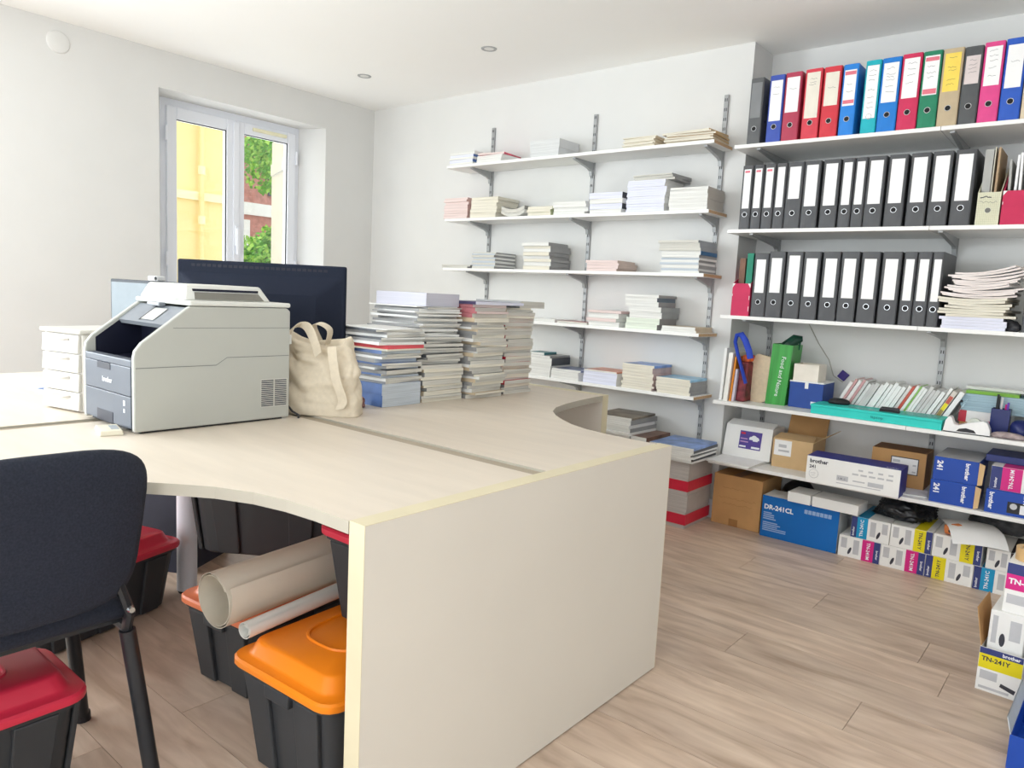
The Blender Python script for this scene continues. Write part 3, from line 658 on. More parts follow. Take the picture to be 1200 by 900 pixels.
sheaf('magazine', 'salmon covered magazine topping the lavender paper block', 'magazine', None, -2.30, F+.105, z+.0705, .22, .205, .008, cOR, WP, .02, '+x')
zz = stack('cream paged paperback in the taller pile at the alcove end, lowest paper shelf', 'taller paperback pile', -2.15, -1.95, F, z, .125, .0155, cm('rosy_photo', rgb(190, 168, 168), .3), CP, jit=.003, cat='book', name='paperback_book')
sheaf('paperback_book', 'blue covered paperback topping the taller pile, lowest paper shelf', 'book', None, -2.05, F+.105, zz, .2, .205, .014, cSK, CP, 0, '+x')
zz = stack('cream paged paperback in the lower pile at the alcove end, lowest paper shelf', 'lower paperback pile', -1.93, -1.725, F-.005, z, .072, .0145, cGR, CP, jit=.003, cat='book', name='paperback_book')
sheaf('paperback_book', 'light blue covered paperback topping the lower pile at the shelf end', 'book', None, -1.83, F+.1, zz, .2, .205, .014, cm('sky_photo', rgb(140, 186, 214), .35), CP, 0, '+x')
# piles standing on the floor under the paper shelves
zz = stack('white catalogue in the floor pile behind the desk end panel', 'floor pile behind the desk', -2.25, -2.03, 3.49, 0, .43, .036, cWH, WP, depth=.29, jit=.003, rotj=.01, cat='catalogue', name='catalogue')
zz = stack('glossy white magazine in the floor pile behind the desk end panel', 'magazines on the floor pile', -2.25, -2.0, 3.46, zz, .10, .017, [cGR, cWH], WP, depth=.29, jit=.01)
sheaf('magazine', 'magazine with dark photo cover topping the floor pile behind the desk', 'magazine', None, -2.125, 3.61, zz, .24, .29, .012, cPH, WP, .05, '+x')
RB = cm('red_band', rgb(206, 40, 66), .1)
zz = stack('grey shrink wrapped magazine pack with red band in the floor pile by the alcove', 'red banded packs', -1.86, -1.655, 3.50, 0, .36, .09, [cm('wrap_grey', rgb(178, 172, 168))], [pages('wrap', rgb(188, 182, 178))], depth=.29, jit=.002, rotj=.01, cat='magazine pack', name='magazine_pack', tj=0)
for o in [q for q in C.objects if q.name.startswith('magazine_pack')]:
    if round(o.location.z/.09) % 2 == 0:
        n = part('red_band', MB().box(-.1045, .1045, -.146, .146, .02, .075), RB, o); n['label'] = 'bright red paper band'
    else: o['label'] = 'plain grey wrapped magazine pack lying on a red banded pack, floor pile'
zz = stack('magazine with black striped spine in the floor pile beside the alcove', 'striped magazines by the alcove', -1.87, -1.62, 3.46, zz, .07, .0117, [cWH, cDK], [WP], depth=.30, jit=.005, rotj=.03)
sheaf('magazine', 'magazine with blue photo cover topping the floor pile beside the alcove', 'magazine', None, -1.745, 3.60, zz, .25, .3, .012, cSK, WP, .03, '+x')
zq = stack('brown photo covered magazine lying between the two floor piles', 'magazines between floor piles', -2.0, -1.90, 3.47, 0, .45, .045, cBR, WP, depth=.28, jit=.001, rotj=.0)

# ---------------------------------------------------------------- magazine stacks on the desk
def ystack(label, group, y0, y1, xf, z, htot, t, covers, pgs, depth=.28, seed=0, jit=.008, rotj=.04, curl=0, cat='magazine', name='magazine', spine='-y', tj=.35):
    """page edges look toward +x, spines toward -y"""
    r = random.Random(seed+int(y0*977)); zz = z; i = 0
    while zz < z+htot-.002:
        tt = min(t*(1+r.uniform(-tj, tj)), z+htot-zz)
        if z+htot-zz-tt < t*.4: tt = z+htot-zz
        cv = covers[i % len(covers)]
        sheaf(name, cword(label, cv), cat, group, xf-depth/2+r.uniform(-jit, jit), (y0+y1)/2+r.uniform(-jit, jit)*.6, zz, depth*(1-r.uniform(0, .06)), (y1-y0)*(1-r.uniform(0, .05)), tt-.0004, covers[i % len(covers)], pgs[i % len(pgs)], r.uniform(-rotj, rotj), spine, curl, warp=r.uniform(-.0008, .0008), wph=r.uniform(0, 6))
        zz += tt; i += 1
    return zz
b1 = 'blue spined thick brochure at the bottom of the stack beside the tote bag'
zz = ystack(b1, 'bottom brochures beside the tote bag', 1.785, 1.985, -2.09, DZ, .088, .044, [cBL], [BP], jit=.003, rotj=.015, cat='brochure', name='brochure', tj=.1)
zz = ystack('{c} spined magazine in the stack beside the tote bag', 'magazines beside the tote bag', 1.78, 1.985, -2.09, zz, .125, .0115, [cGR, cWH, cGR, cBL], [GP, GP, BP], rotj=.12, jit=.014)
sheaf('folder', 'cream folder poking out of the stack beside the tote bag', 'folder', None, -2.22, 1.885, zz, .28, .21, .006, cm('cream_sheet', rgb(226, 214, 170)), CP, .08); zz += .0064
sheaf('magazine', 'red covered magazine near the top of the stack beside the tote bag', 'magazine', None, -2.22, 1.885, zz, .28, .19, .014, cRD, pages('red', rgb(222, 96, 104)), .05); zz += .0144
ystack('{c} covered magazine topping the stack beside the tote bag', 'top magazines beside the tote bag', 1.77, 1.99, -2.085, zz, .06, .008, [cWH, cGR, cDK], [WP, GP], rotj=.12, jit=.014)
zz = ystack('{c} spined catalogue low in the second desk stack from the tote bag', 'catalogues low in the second desk stack', 2.0, 2.225, -2.09, DZ, .15, .015, [cBG, cGR], [CP, GP], jit=.012, rotj=.07)
zz = ystack('{c} spined magazine high in the second desk stack from the tote bag', 'magazines high in the second desk stack', 1.995, 2.225, -2.1, zz, .11, .010, [cDK, cGR, cGR], [GP], rotj=.13, jit=.014)
zz = ystack('loose {c} magazine on top of the second desk stack from the tote bag', 'top magazines of the second desk stack', 1.985, 2.225, -2.12, zz, .12, .008, [cWH, cGR, cGR], [WP, WP, GP], rotj=.16, jit=.02)
sheaf('paper_ream', 'lilac white paper ream on the highest desk stack', 'paper ream', None, -2.27, 2.12, zz, .27, .21, .052, cm('lilac', rgb(206, 206, 220), .02), pages('lilac', rgb(200, 200, 212), .05), .1)
zz = ystack('{c} spined magazine in the third desk stack from the tote bag', 'magazines of the third desk stack', 2.245, 2.455, -2.06, DZ, .34, .0125, [cGR, cBG, cWH, cGR], [GP, CP, GP], jit=.016, rotj=.1)
zz = ystack('pink edged magazine near the top of the third desk stack', 'pink edged magazines', 2.245, 2.46, -2.06, zz, .055, .013, [cm('old_pink', rgb(190, 120, 126))], [GP, PP])
sheaf('magazine', 'magazine with dark violet cover edge topping the third desk stack', 'magazine', None, -2.2, 2.40, zz, .28, .33, .012, cm('dark_violet', rgb(70, 64, 96), .2), LP, .04, '-y')
zz = ystack('{c} spined magazine in the desk stack farthest from the tote bag', 'magazines of the farthest desk stack', 2.475, 2.675, -2.085, DZ, .385, .0135, [cGR, cBG, cGR, cRD, cGR, cRD], [GP, GP, CP], rotj=.06, jit=.010)
ystack('grey catalogue topping the desk stack farthest from the tote bag', 'top catalogues of the farthest desk stack', 2.58, 2.76, -2.09, zz, .03, .015, [cGR], [GP])

# ---------------------------------------------------------------- cartons
def toner(label, x, z, colm, word, w=.186, h=.1035, d=.28, y=3.72, flip=False, group='toner cartons on the floor', rot=0):
    """front toward -y: white field with drum picture, colour band, navy band (mirrored when flip)"""
    t = thing('toner_carton', label, 'toner box', (x, y, z), rot, group)
    fx = (lambda a: w-a) if flip else (lambda a: a)
    part('carton', MB().box(0, w, 0, d, 0, h), WHITE, t, bevel=.0012, seg=1)
    def pl(n, m, a, b, z0, z1, tt=.0006):
        a, b = sorted((fx(a), fx(b))); return part(n, MB().box(a, b, -tt, 0, z0, z1), m, t)
    pl('colour_band', colm, w*.57, w*.845, .001, h-.001)
    pl('navy_band', NAVY, w*.845, w-.0008, .001, h-.001)
    part('colour_top', MB().box(min(fx(w*.57), fx(w*.845)), max(fx(w*.57), fx(w*.845)), 0, d, h, h+.0005), colm, t)
    pl('text_block', GREYINK, w*.06, w*.2, h*.42, h*.9); pl('text_block', GREYINK, w*.36, w*.5, h*.2, h*.88)
    dx = fx(w*.28); ca, sa = math.cos(1.25), math.sin(1.25)
    part('drum_picture', MB().add([(dx+.019*math.cos(q)*ca-.0062*math.sin(q)*sa, -.0008, h*.32+.019*math.cos(q)*sa+.0062*math.sin(q)*ca) for q in [2*PI*i/14 for i in range(14)]], [tuple(range(14))]), INK, t, fix=False)
    up_ = (1, 0, 0) if not flip else (-1, 0, 0); rg = (0, 0, -1) if not flip else (0, 0, 1)
    cx = fx(w*.69)
    text(word, .021, WHITEINK if colm is not YELLOW else INK, t, (cx-(.002 if not flip else -.002), -.0012, h*.9 if not flip else h*.1), rg, up_, bold=.0004)
    nx = fx(w*.905); text('brother', .014, WHITEINK, t, (nx, -.0012, h*.62 if not flip else h*.08), rg, up_, bold=.0003)
    return t
zr = .1045
toner('magenta banded toner carton on the floor right beside the large blue carton', -.948, 0, MAGENTA, 'TN-241M')
toner('magenta banded toner carton on the floor between magenta and yellow cartons', -.76, 0, MAGENTA, 'TN-241M')
toner('yellow banded toner carton on the floor between magenta and cyan cartons', -.572, 0, YELLOW, 'TN-241Y', flip=True)
toner('cyan banded toner carton on the floor under the black banded one', -.384, 0, CYAN, 'TN-241C', w=.18, flip=True)
toner('cyan banded toner carton lying on top of the magenta carton', -.90, zr, CYAN, 'TN-241C', w=.17, flip=True)
toner('yellow banded toner carton on the second layer beside the cyan one', -.727, zr, YELLOW, 'TN-241Y', w=.172)
toner('yellow banded toner carton on the second layer half covered by a paper sheet', -.552, zr, YELLOW, 'TN-241Y', w=.19)
toner('black banded toner carton on the second layer at the far end', -.345, zr, BLACKP, 'TN-241BK', w=.15, h=.09)

def carton(name, label, x, y, z, w, d, h, m, rot=0, cat='box', group=None, bev=.0015, top=None):
    t = thing(name, label, cat, (x, y, z), rot, group)
    part('carton', MB().box(0, w, 0, d, 0, h, [0, 1, 0, 0, 0, 0]), [m, top or m], t, bevel=bev, seg=1)
    return t
t = carton('cardboard_box', 'plain brown cardboard box on the floor under the lowest alcove shelf', -1.622, 3.752, 0, .268, .28, .275, KRAFT)
part('tape', MB().box(.10, .15, -.0006, .0, 0, .04), mat('brown_tape', rgb(160, 116, 70), .35), t); part('tape', MB().box(.10, .15, 0, .28, .275, .2756), mat('brown_tape', rgb(160, 116, 70), .35), t)
mb = MB(); r = random.Random(9); scribble(mb, .05, .2, .205, -.001, .004, r); scribble(mb, .03, .24, .15, -.001, .006, r); scribble(mb, .06, .22, .12, -.001, .005, r)
part('faded_writing', mb, mat('brown_ink', rgb(150, 106, 62), .8), t, fix=False)
t = carton('drum_carton', 'large blue printed carton on the floor with two white boxes on it', -1.338, 3.722, 0, .380, .16, .216, mat('drum_blue', rgb(10, 104, 184), .4, .05, 5), top=WHITE)
text('DR-241CL', .034, WHITEINK, t, (.012, -.001, .148), bold=.0012)
mb = MB()
for i, wl in enumerate((.042, .055, .055, .065)): mb.box(.012, .012+wl, -.0006, 0, .125-i*.0105, .131-i*.0105)
for i, wl in enumerate((.075, .09, .075, .12, .12)): mb.box(.012, .012+wl, -.0006, 0, .074-i*.010, .0795-i*.010)
part('small_print', mb, mat('pale_blue_print', rgb(150, 178, 216), .5), t)
mb = MB()
for i in range(7): mb.box(.215+i*.019, .231+i*.019, -.0006, 0, .165, .185)
part('symbol_row', mb, mat('pale_blue_print', (1, 1, 1)), t)
part('side_strip', MB().box(.3802, .3808, .004, .156, .004, .212), mat('grey_card', rgb(190, 196, 200), .6), t)
for lb, x, w_, rot in (('small white carton on the blue drum carton, the shorter one', -1.205, .112, -.02), ('white carton on the blue drum carton, the longer one', -1.085, .215, -.03)):
    t = carton('small_white_carton', lb, x, 3.70, .2162, w_, .15, .05, WHITE, rot, group='white cartons on the blue carton')
    part('lid_flap', MB().box(0, w_, -.0012, 0, .012, .05), WHITE, t)
# black bags pushed in between cartons and shelf
def lump(name, label, cat, loc, rx, ry, rz, m, seed, amp=.22, flat=True, group=None, extra=None, sub=3):
    bm = bmesh.new(); bmesh.ops.create_icosphere(bm, subdivisions=sub, radius=1); r = random.Random(seed)
    ph = [(Vector((r.uniform(-4, 4), r.uniform(-4, 4), r.uniform(-4, 4))), r.uniform(0, 6)) for _ in range(9)]
    for v in bm.verts:
        n = sum(math.sin(p.dot(v.co)+q) for p, q in ph)/9*amp*2
        if sub > 3: n += amp*.8*(.35-abs(noise.noise(v.co*3.1+Vector((seed, 0, 0)))))+amp*.5*(.3-abs(noise.noise(v.co*7.3)))
        c = v.co*(1+n)
        v.co = Vector((c.x*rx, c.y*ry, c.z*rz))
        if flat: v.co.z = max(v.co.z, -rz*.6)
    zmin = min(v.co.z for v in bm.verts)
    for v in bm.verts: v.co.z -= zmin
    me = bpy.data.meshes.new(name); bm.to_mesh(me); bm.free(); me.materials.append(m)
    me.shade_smooth()
    o = ob(name, me, None, loc); return tag(o, label, cat, group)
FOIL = mat('black_bag_film', rgb(26, 28, 34), .28, .3, 18, spec=.6, bump=.5)
lump('black_bag', 'crumpled black plastic bag stuffed between the toner cartons and shelf', 'plastic bag', (-.72, 3.89, .2105), .13, .10, .06, FOIL, 3, .42, sub=5)
lump('black_pouch', 'black pouch tucked behind the blue drum carton', 'bag', (-1.23, 3.955, 0), .11, .06, .17, FOIL, 5, .2)
lump('dark_cloth', 'dark grey cloth bundle at the far end above the toner cartons', 'cloth', (-.33, 3.985, .2105), .11, .05, .05, mat('grey_cloth', rgb(74, 74, 76), .9, .3, 30), 6, .35, sub=5)
t = thing('orange_pouch', 'orange and black pouch peeking out above the yellow toner carton', 'pouch', (-.515, 3.745, .209))
part('pouch', MB().tube([(0, 0, .022), (.05, 0, .03), (.09, .01, .026)], [.02, .028, .018], 10), mat('orange_fabric', rgb(214, 128, 72), .7, .2, 14), t, smooth=True)
part('black_strap', MB().tube([(.02, -.03, .022), (.05, -.033, .035), (.08, -.02, .02)], .007, 6), DARK, t)
# the sheet lying over the second layer
bm = MB(); n = 8; W_, D_ = .21, .28
vs = []; 
for j in range(n+1):
    for i in range(n+1):
        u, v = i/n, j/n; vs.append((u*W_, v*D_, .012*math.sin(u*2.4+.4)+.010*v*(1-v)*4-.055*max(0, .34-v)**1.15*2.2+.008))
fs = [(j*(n+1)+i, j*(n+1)+i+1, (j+1)*(n+1)+i+1, (j+1)*(n+1)+i) for j in range(n) for i in range(n)]
k = len(vs); bm.add(vs+[(a, b, c+.0008) for a, b, c in vs], fs+[tuple(k+q for q in f) for f in fs])
tag(part('paper_sheet', bm, PAPER, None, loc=(-.46, 3.60, .232), rot=.35, smooth=True), 'loose white sheet draped over the second layer of toner cartons', 'paper sheet')

# ---------------------------------------------------------------- lowest alcove shelf
z5 = AS[4]
t = thing('tissue_box', 'white carton with purple label showing a cloud shape, on the lowest alcove shelf', 'box', (-1.612, 3.80, z5+.0122), (.0, 0, 0))
part('carton', MB().frustum(0, .262, 0, .2, 0, .004, .258, .03, .2, .168), WHITE, t)
part('open_flap', MB().add([(.004, .03, .168), (.258, .03, .168), (.256, .10, .19), (.006, .10, .19), (.004, .031, .1672), (.258, .031, .1672), (.256, .101, .1892), (.006, .101, .1892)], [(0, 1, 2, 3), (7, 6, 5, 4), (0, 4, 5, 1), (2, 6, 7, 3)]), WHITE, t)
def slanty(zz): return .03*zz/.168
def slab(name, m, parent, x0, x1, z0, z1, e): return part(name, MB().add([(x0, slanty(z0)-e, z0), (x1, slanty(z0)-e, z0), (x1, slanty(z1)-e, z1), (x0, slanty(z1)-e, z1)], [(0, 1, 2, 3)]), m, parent, fix=False)
lab = slab('label', mat('purple_print', rgb(84, 66, 150), .45), t, .085, .205, .048, .142, .001)
cl = MB()
for cx, cz, rr in ((.165, .108, .016), (.18, .104, .013), (.15, .104, .012), (.172, .098, .014)): cl.disc((cx, slanty(cz)-.002, cz), rr)
part('cloud_print', cl, WHITEINK, lab, fix=False); slab('red_mark', RB, lab, .091, .115, .124, .134, .002); slab('line_print', mat('lilac_print', rgb(190, 150, 200), .5), lab, .091, .13, .098, .104, .002); slab('line_print', mat('lilac_print', (1, 1, 1)), lab, .091, .135, .082, .088, .002); slab('line_print', WHITEINK, lab, .09, .125, .056, .064, .002); slab('line_print', WHITEINK, lab, .155, .2, .054, .064, .002)
for i in range(3): sheaf('paper_sheaf', 'thin white paper sheaf under the purple labelled carton', 'papers', 'papers under the purple labelled carton', -1.49, 3.745, z5+.0006+i*.0038, .235, .29, .0034, PAPER, WP, -.06+.03*i)
t = thing('open_cardboard_box', 'open brown cardboard box with white label on the lowest alcove shelf', 'box', (-1.335, 3.79, z5), .02)
mb = MB().box(0, .2, 0, .004, 0, .15).box(0, .2, .216, .22, 0, .15).box(0, .004, .004, .216, 0, .15).box(.196, .2, .004, .216, 0, .15).box(.004, .196, .004, .216, 0, .004)
part('carton', mb, KRAFT2, t)
part('flap', MB().add([(0, .22, .15), (.2, .22, .15), (.2, .26, .25), (0, .26, .25), (0, .223, .15), (.2, .223, .15), (.2, .263, .25), (0, .263, .25)], [(0, 1, 2, 3), (7, 6, 5, 4), (0, 4, 7, 3), (1, 2, 6, 5), (3, 7, 6, 2)]), KRAFT, t)
part('flap', MB().add([(.2, 0, .15), (.2, .22, .15), (.27, .22, .2), (.27, 0, .2), (.2, 0, .147), (.2, .22, .147), (.27, .22, .197), (.27, 0, .197)], [(0, 1, 2, 3), (7, 6, 5, 4), (0, 3, 7, 4), (2, 3, 7, 6)]), KRAFT2, t)
part('flap', MB().add([(0, 0, .15), (.2, 0, .15), (.19, .08, .17), (.01, .08, .17), (0, .003, .147), (.2, .003, .147), (.19, .083, .167), (.01, .083, .167)], [(0, 1, 2, 3), (7, 6, 5, 4), (0, 1, 5, 4), (2, 3, 7, 6)]), KRAFT2, t)
part('label', MB().box(.008, .095, -.0006, 0, .062, .142), PAPER, t); part('label_print', MB().box(.03, .085, -.001, -.0006, .082, .092).box(.03, .07, -.001, -.0006, .104, .12), GREYINK, t)
t = carton('long_toner_carton', 'long white carton with dark blue top overhanging the lowest alcove shelf', -1.092, 3.578, z5, .405, .16, .128, WHITE, .03, top=NAVY)
BT = mat('deep_blue_card', rgb(44, 52, 140), .45, .05, 6)
part('blue_top', MB().box(0, .405, 0, .16, .1282, .129).box(.4052, .406, 0, .16, 0, .128), BT, t)
text('brother', .026, INK, t, (.014, -.001, .098), bold=.0008); text('241', .021, INK, t, (.014, -.001, .072), bold=.0006)
part('seal_print', MB().ring((.036, 0, .045), .021, .0011, 24, 4), GREYINK, t); text('quality', .009, GREYINK, t, (.021, -.001, .046)); text('seal', .009, GREYINK, t, (.028, -.001, .036))
mb = MB()
for i in range(4): mb.box(.23+i*.042, .25+i*.042, -.0006, 0, .092, .10)
for i in range(5): mb.box(.205+i*.036, .232+i*.036, -.0006, 0, .071, .079)
mb.box(.14, .19, -.0006, 0, .034, .058).box(.21, .262, -.0006, 0, .04, .046).box(.275, .34, -.0006, 0, .03, .05).box(.14, .33, -.0006, 0, .02, .024)
part('icon_print', mb, GREYINK, t)
text('1.4K C', .012, INK, t, (.145, -.0012, .04)); text('brother', .016, WHITEINK, t, (.34, .02, .1295), (1, 0, 0), (0, 1, 0))
t = carton('cardboard_box', 'closed brown cardboard box with framed label behind the long white carton', -.872, 3.845, z5, .235, .18, .175, KRAFT, .02, top=mat('dark_kraft', rgb(140, 100, 64), .8))
part('label', MB().box(.085, .205, -.0006, 0, .065, .145), INK, t); part('label_paper', MB().box(.089, .201, -.0012, -.0006, .069, .141), PAPER, t)
part('label_print', MB().box(.095, .125, -.0016, -.0012, .118, .13).box(.095, .165, -.0016, -.0012, .085, .105).box(.18, .195, -.0016, -.0012, .076, .084).box(.18, .195, -.0016, -.0012, .108, .116), GREYINK, t)
o = sheaf('paper_sheaf', 'white papers lying under the framed label cardboard box', 'papers', None, -.655, 3.765, z5+.0006, .10, .14, .006, PAPER, WP, .15)
for i in range(2):
    t = carton('blue_toner_carton', 'blue carton with sideways white lettering, %s of the pair on the lowest alcove shelf' % ('lower' if i == 0 else 'upper'), -.578-.004*(1-i), 3.672, z5+i*.1025, .17, .30, .102, BLUE, 0, group='blue cartons on the lowest alcove shelf', top=mat('grey_card_top', rgb(190, 192, 194), .6))
    text('241', .031, WHITEINK, t, (.014, -.001, .086), (0, 0, -1), (1, 0, 0), bold=.0012); text('brother', .0235, WHITEINK, t, (.122, -.001, .090), (0, 0, -1), (1, 0, 0), bold=.0008)
    part('end_flap', MB().add([(.1702, 0, .0), (.1702, 0, .1), (.192, -.0, .092), (.188, 0, .006), (.1702, .002, .0), (.1702, .002, .1), (.192, .002, .092), (.188, .002, .006)], [(0, 1, 2, 3), (7, 6, 5, 4), (1, 5, 6, 2), (2, 6, 7, 3)]), KRAFT2, t)
t = carton('blue_toner_carton', 'blue carton with small photo print under the magenta banded carton', -.372, 3.672, z5, .30, .28, .1, BLUE)
text('brother', .0235, WHITEINK, t, (.014, -.001, .090), (0, 0, -1), (1, 0, 0), bold=.0008); text('241', .027, WHITEINK, t, (.135, -.001, .094), (0, 0, -1), (1, 0, 0), bold=.0012)
part('photo_print', MB().box(.08, .155, -.0006, 0, .012, .06), DARK, t); part('photo_white', MB().box(.125, .15, -.0012, -.0006, .014, .052), WHITEINK, t); part('photo_spot', MB().disc((.102, -.0014, .042), .013), GREYINK, t, fix=False)
t = toner('magenta banded toner carton lying on the blue carton, lowest alcove shelf', -.365, z5+.1005, MAGENTA, 'TN-241M', w=.26, h=.1, y=3.682, flip=True, group=None)
t = carton('blue_toner_carton', 'flat blue and white carton lying behind the upper blue carton', -.40, 3.78, z5+.2012, .16, .2, .03, NAVY)

# ---------------------------------------------------------------- fourth alcove shelf
z4 = AS[3]
upright('white cardboard folder leaning on the alcove side wall, fourth shelf', -1.612, 3.70, z4, .014, .26, .275, WHITE, .03, 0, 'folders at the alcove wall')
upright('white foam folder beside the orange folder on the fourth alcove shelf', -1.585, 3.69, z4, .022, .24, .255, mat('bright_card', rgb(240, 238, 232), .6), .05, 0, 'folders at the alcove wall')
upright('orange folder on the fourth alcove shelf', -1.556, 3.70, z4, .008, .22, .235, mat('orange_card', rgb(226, 140, 40), .5), .06, 0, 'folders at the alcove wall')
upright('lilac white paper bundle beside the orange folder, fourth alcove shelf', -1.546, 3.705, z4, .012, .2, .17, mat('lilac_paper', rgb(206, 200, 214), .6), .06, 0, 'folders at the alcove wall', 'papers', 'paper_bundle')
t = thing('gift_bag', 'dark red patterned bag with blue strap on the fourth alcove shelf', 'bag', (-1.532, 3.72, z4))
part('bag_body', MB().frustum(0, .05, 0, .12, 0, .004, .052, .01, .12, .21), mat('red_pattern', rgb(120, 44, 52), .5, .7, 26), t, bevel=.01)
part('orange_fold', MB().frustum(.008, .05, .02, .1, .2105, .01, .055, .03, .09, .245), mat('orange_pattern', rgb(206, 92, 40), .5, .6, 30), t, bevel=.006)
part('strap', MB().tube([(.055, -.012, .1), (.03, -.014, .17), (.0, -.014, .25), (-.02, -.012, .31), (-.02, 0, .345), (.0, .01, .352), (.025, .01, .32), (.05, .005, .27), (.06, .01, .23)], .016, 8, flat=.45), mat('blue_webbing', rgb(44, 74, 190), .6), t, smooth=True)
t = thing('canvas_pouch', 'folded beige canvas pouch beside the green bag on the fourth alcove shelf', 'pouch', (-1.450, 3.74, z4))
CANV = mat('beige_canvas', rgb(214, 196, 168), .9, .06, 60, bump=.1)
for i, (a, b) in enumerate(((0, .0), (.010, .004))):
    part('fold', MB().tube([(a+.028, .07, .005), (a+.006, .07, .05), (a-.006+b, .07, .12), (a+.008+b, .07, .20), (a+.02, .07, .235+.012*i)], [.012, .014, .016, .016, .010], 10, flat=4.6), CANV, t, smooth=True)
t = thing('green_gift_bag', 'tall green gift bag with white script standing on the fourth alcove shelf', 'bag', (-1.398, 3.79, z4), (0, .03, .03))
GRN = mat('green_gloss', rgb(66, 158, 72), .35, .25, 4, stretch=(9, 1, .6))
mb = MB(); mb.frustum(0, .10, 0, .003, 0, .004, .108, 0, .003, .315).frustum(0, .003, .003, .16, 0, .004, .007, .003, .16, .315).frustum(.097, .10, .003, .16, 0, .105, .108, .003, .16, .315).frustum(.003, .097, .157, .16, 0, .007, .105, .157, .16, .315).box(.003, .097, .003, .157, 0, .003)
part('bag_body', mb, GRN, t)
text('Food and Nature', .03, WHITEINK, t, (.06, -.001, .255), (-.08, 0, -1), (1, 0, -.08))
part('tissue', MB().tube([(.05, .08, .2), (.06, .09, .31), (.09, .09, .345), (.12, .1, .35)], [.04, .04, .028, .014], 9), mat('dark_green_film', rgb(16, 58, 44), .3, .4, 20), t, smooth=True)
part('green_ribbon', MB().tube([(.09, .09, .33), (.11, .1, .33), (.108, .1, .29)], [.014, .012, .008], 8, flat=.4), mat('ribbon_green', rgb(44, 120, 84), .4), t, smooth=True)
t = thing('blue_storage_box', 'blue carton with white tab carrying a small white box, fourth alcove shelf', 'box', (-1.282, 3.80, z4), .03)
part('carton', MB().box(0, .165, 0, .2, 0, .13), mat('cobalt_card', rgb(40, 76, 156), .45), t, bevel=.002)
part('white_rim', MB().box(-.001, .166, -.001, .201, .13, .136), WHITE, t); part('closing_tab', MB().box(.075, .092, -.0012, 0, .1, .134), WHITE, t); part('white_mark', MB().box(.11, .145, -.0008, 0, .022, .038), WHITEINK, t)
t = thing('small_open_box', 'small open white box standing on the blue carton', 'box', (-1.272, 3.81, z4+.1362), .03)
part('carton', MB().box(0, .122, 0, .002, 0, .085).box(0, .122, .138, .14, 0, .085).box(0, .002, .002, .138, 0, .085).box(.12, .122, .002, .138, 0, .085).box(.002, .12, .002, .138, 0, .002), mat('ivory_card', rgb(240, 232, 220), .6), t)
t = thing('purple_packet', 'small purple packet hanging at the alcove back wall', 'packet', (-1.10, 4.066, .845), (0, .6, 0))
part('packet', MB().box(-.022, .022, -.008, 0, -.022, .022), mat('purple_foil', rgb(62, 42, 130), .4), t, bevel=.003)
tag(part('wall_cable', MB().tube([(-1.30, YA-.004, 1.1), (-1.24, YA-.004, 1.0), (-1.18, YA-.004, .92), (-1.15, YA-.004, .84), (-1.10, YA-.004, .81)], .0025, 6), mat('grey_cable', rgb(176, 174, 164), .6), None, smooth=True), 'thin grey cable hanging on the alcove wall behind the boxes', 'cable')
bx = -1.085; r = random.Random(12)
bc = [WHITE, cPK, cm('dull_red', rgb(160, 74, 70)), WHITE, WHITE, cm('ochre_print', rgb(170, 120, 60), .6)]
i = 0
while bx < -.66:
    th = r.uniform(.014, .022); k = i % 9
    m = WHITE if r.random() < .8 else cm('light_grey', rgb(206, 204, 202))
    lb = 'white brochure leaning in the slanted row on the fourth alcove shelf'
    if i in (15,): m = cm('brick_red', rgb(196, 84, 66)); lb = 'brick red spined brochure in the slanted row, fourth alcove shelf'
    if i in (17,): m = cm('leaf_green', rgb(140, 190, 90)); lb = 'green spined brochure in the slanted row, fourth alcove shelf'; th = .008
    if i in (3, 1): m = cm('rose', rgb(196, 150, 150)); lb = 'rose spined brochure leaning in the slanted row, fourth alcove shelf'
    upright(lb, bx, 3.845+r.uniform(-.01, .01), z4+.0, th*.82, .15, .185+r.uniform(-.01, .012), m, .46, 0, 'slanted brochure row', 'brochure', 'brochure'); bx += th*1.05; i += 1
    if i > 40: break
t = upright('brochure with red and yellow spine ending the slanted row, fourth alcove shelf', -.645, 3.84, z4, .02, .15, .185, mat('multi_spine', rgb(214, 206, 196), .5), .46, 0, 'slanted brochure row', 'brochure', 'brochure')
for (a, b, m) in ((.12, .158, cm('brick_red', (1, 1, 1))), (.085, .12, YELLOW), (.02, .085, cm('olive', rgb(150, 130, 70), .5))): part('spine_print', MB().box(.002, .018, -.0006, 0, a, b), m, t)
upright('white brochure propped at the end of the slanted row beside the blue papers', -.617, 3.84, z4, .02, .15, .185, WHITE, .46, 0, 'slanted brochure row', 'brochure', 'brochure')
for xx in (-.60,): upright('clear book end holding the slanted brochure row', xx+.03, 3.84, z4, .002, .14, .15, FILM, .46, 0, None, 'book end', 'book_end')
TUR = mat('turquoise_card', rgb(44, 204, 194), .5, .04, 8)
t = thing('turquoise_tray', 'flat turquoise box lying along the front of the fourth alcove shelf', 'box', (-1.125, 3.664, z4), .0)
part('base', MB().box(0, .56, 0, .165, 0, .034), TUR, t, bevel=.002); part('lid', MB().box(-.002, .562, -.002, .167, .0342, .046), TUR, t, bevel=.002)
text('laptop', .018, mat('teal_ink', rgb(20, 120, 124), .5), t, (.27, -.0026, .014), sx=1.2)
t = thing('computer_mouse', 'black oval computer mouse on the turquoise box', 'mouse', (-1.03, 3.78, z4+.0465), .3)
part('shell', MB().lathe([(.0, 0), (.03, .0), (.034, .008), (.03, .02), (.018, .028), (0, .03)], 20), DARK, t, smooth=True)
for v in t.children[0].data.vertices: v.co.x *= 1.5
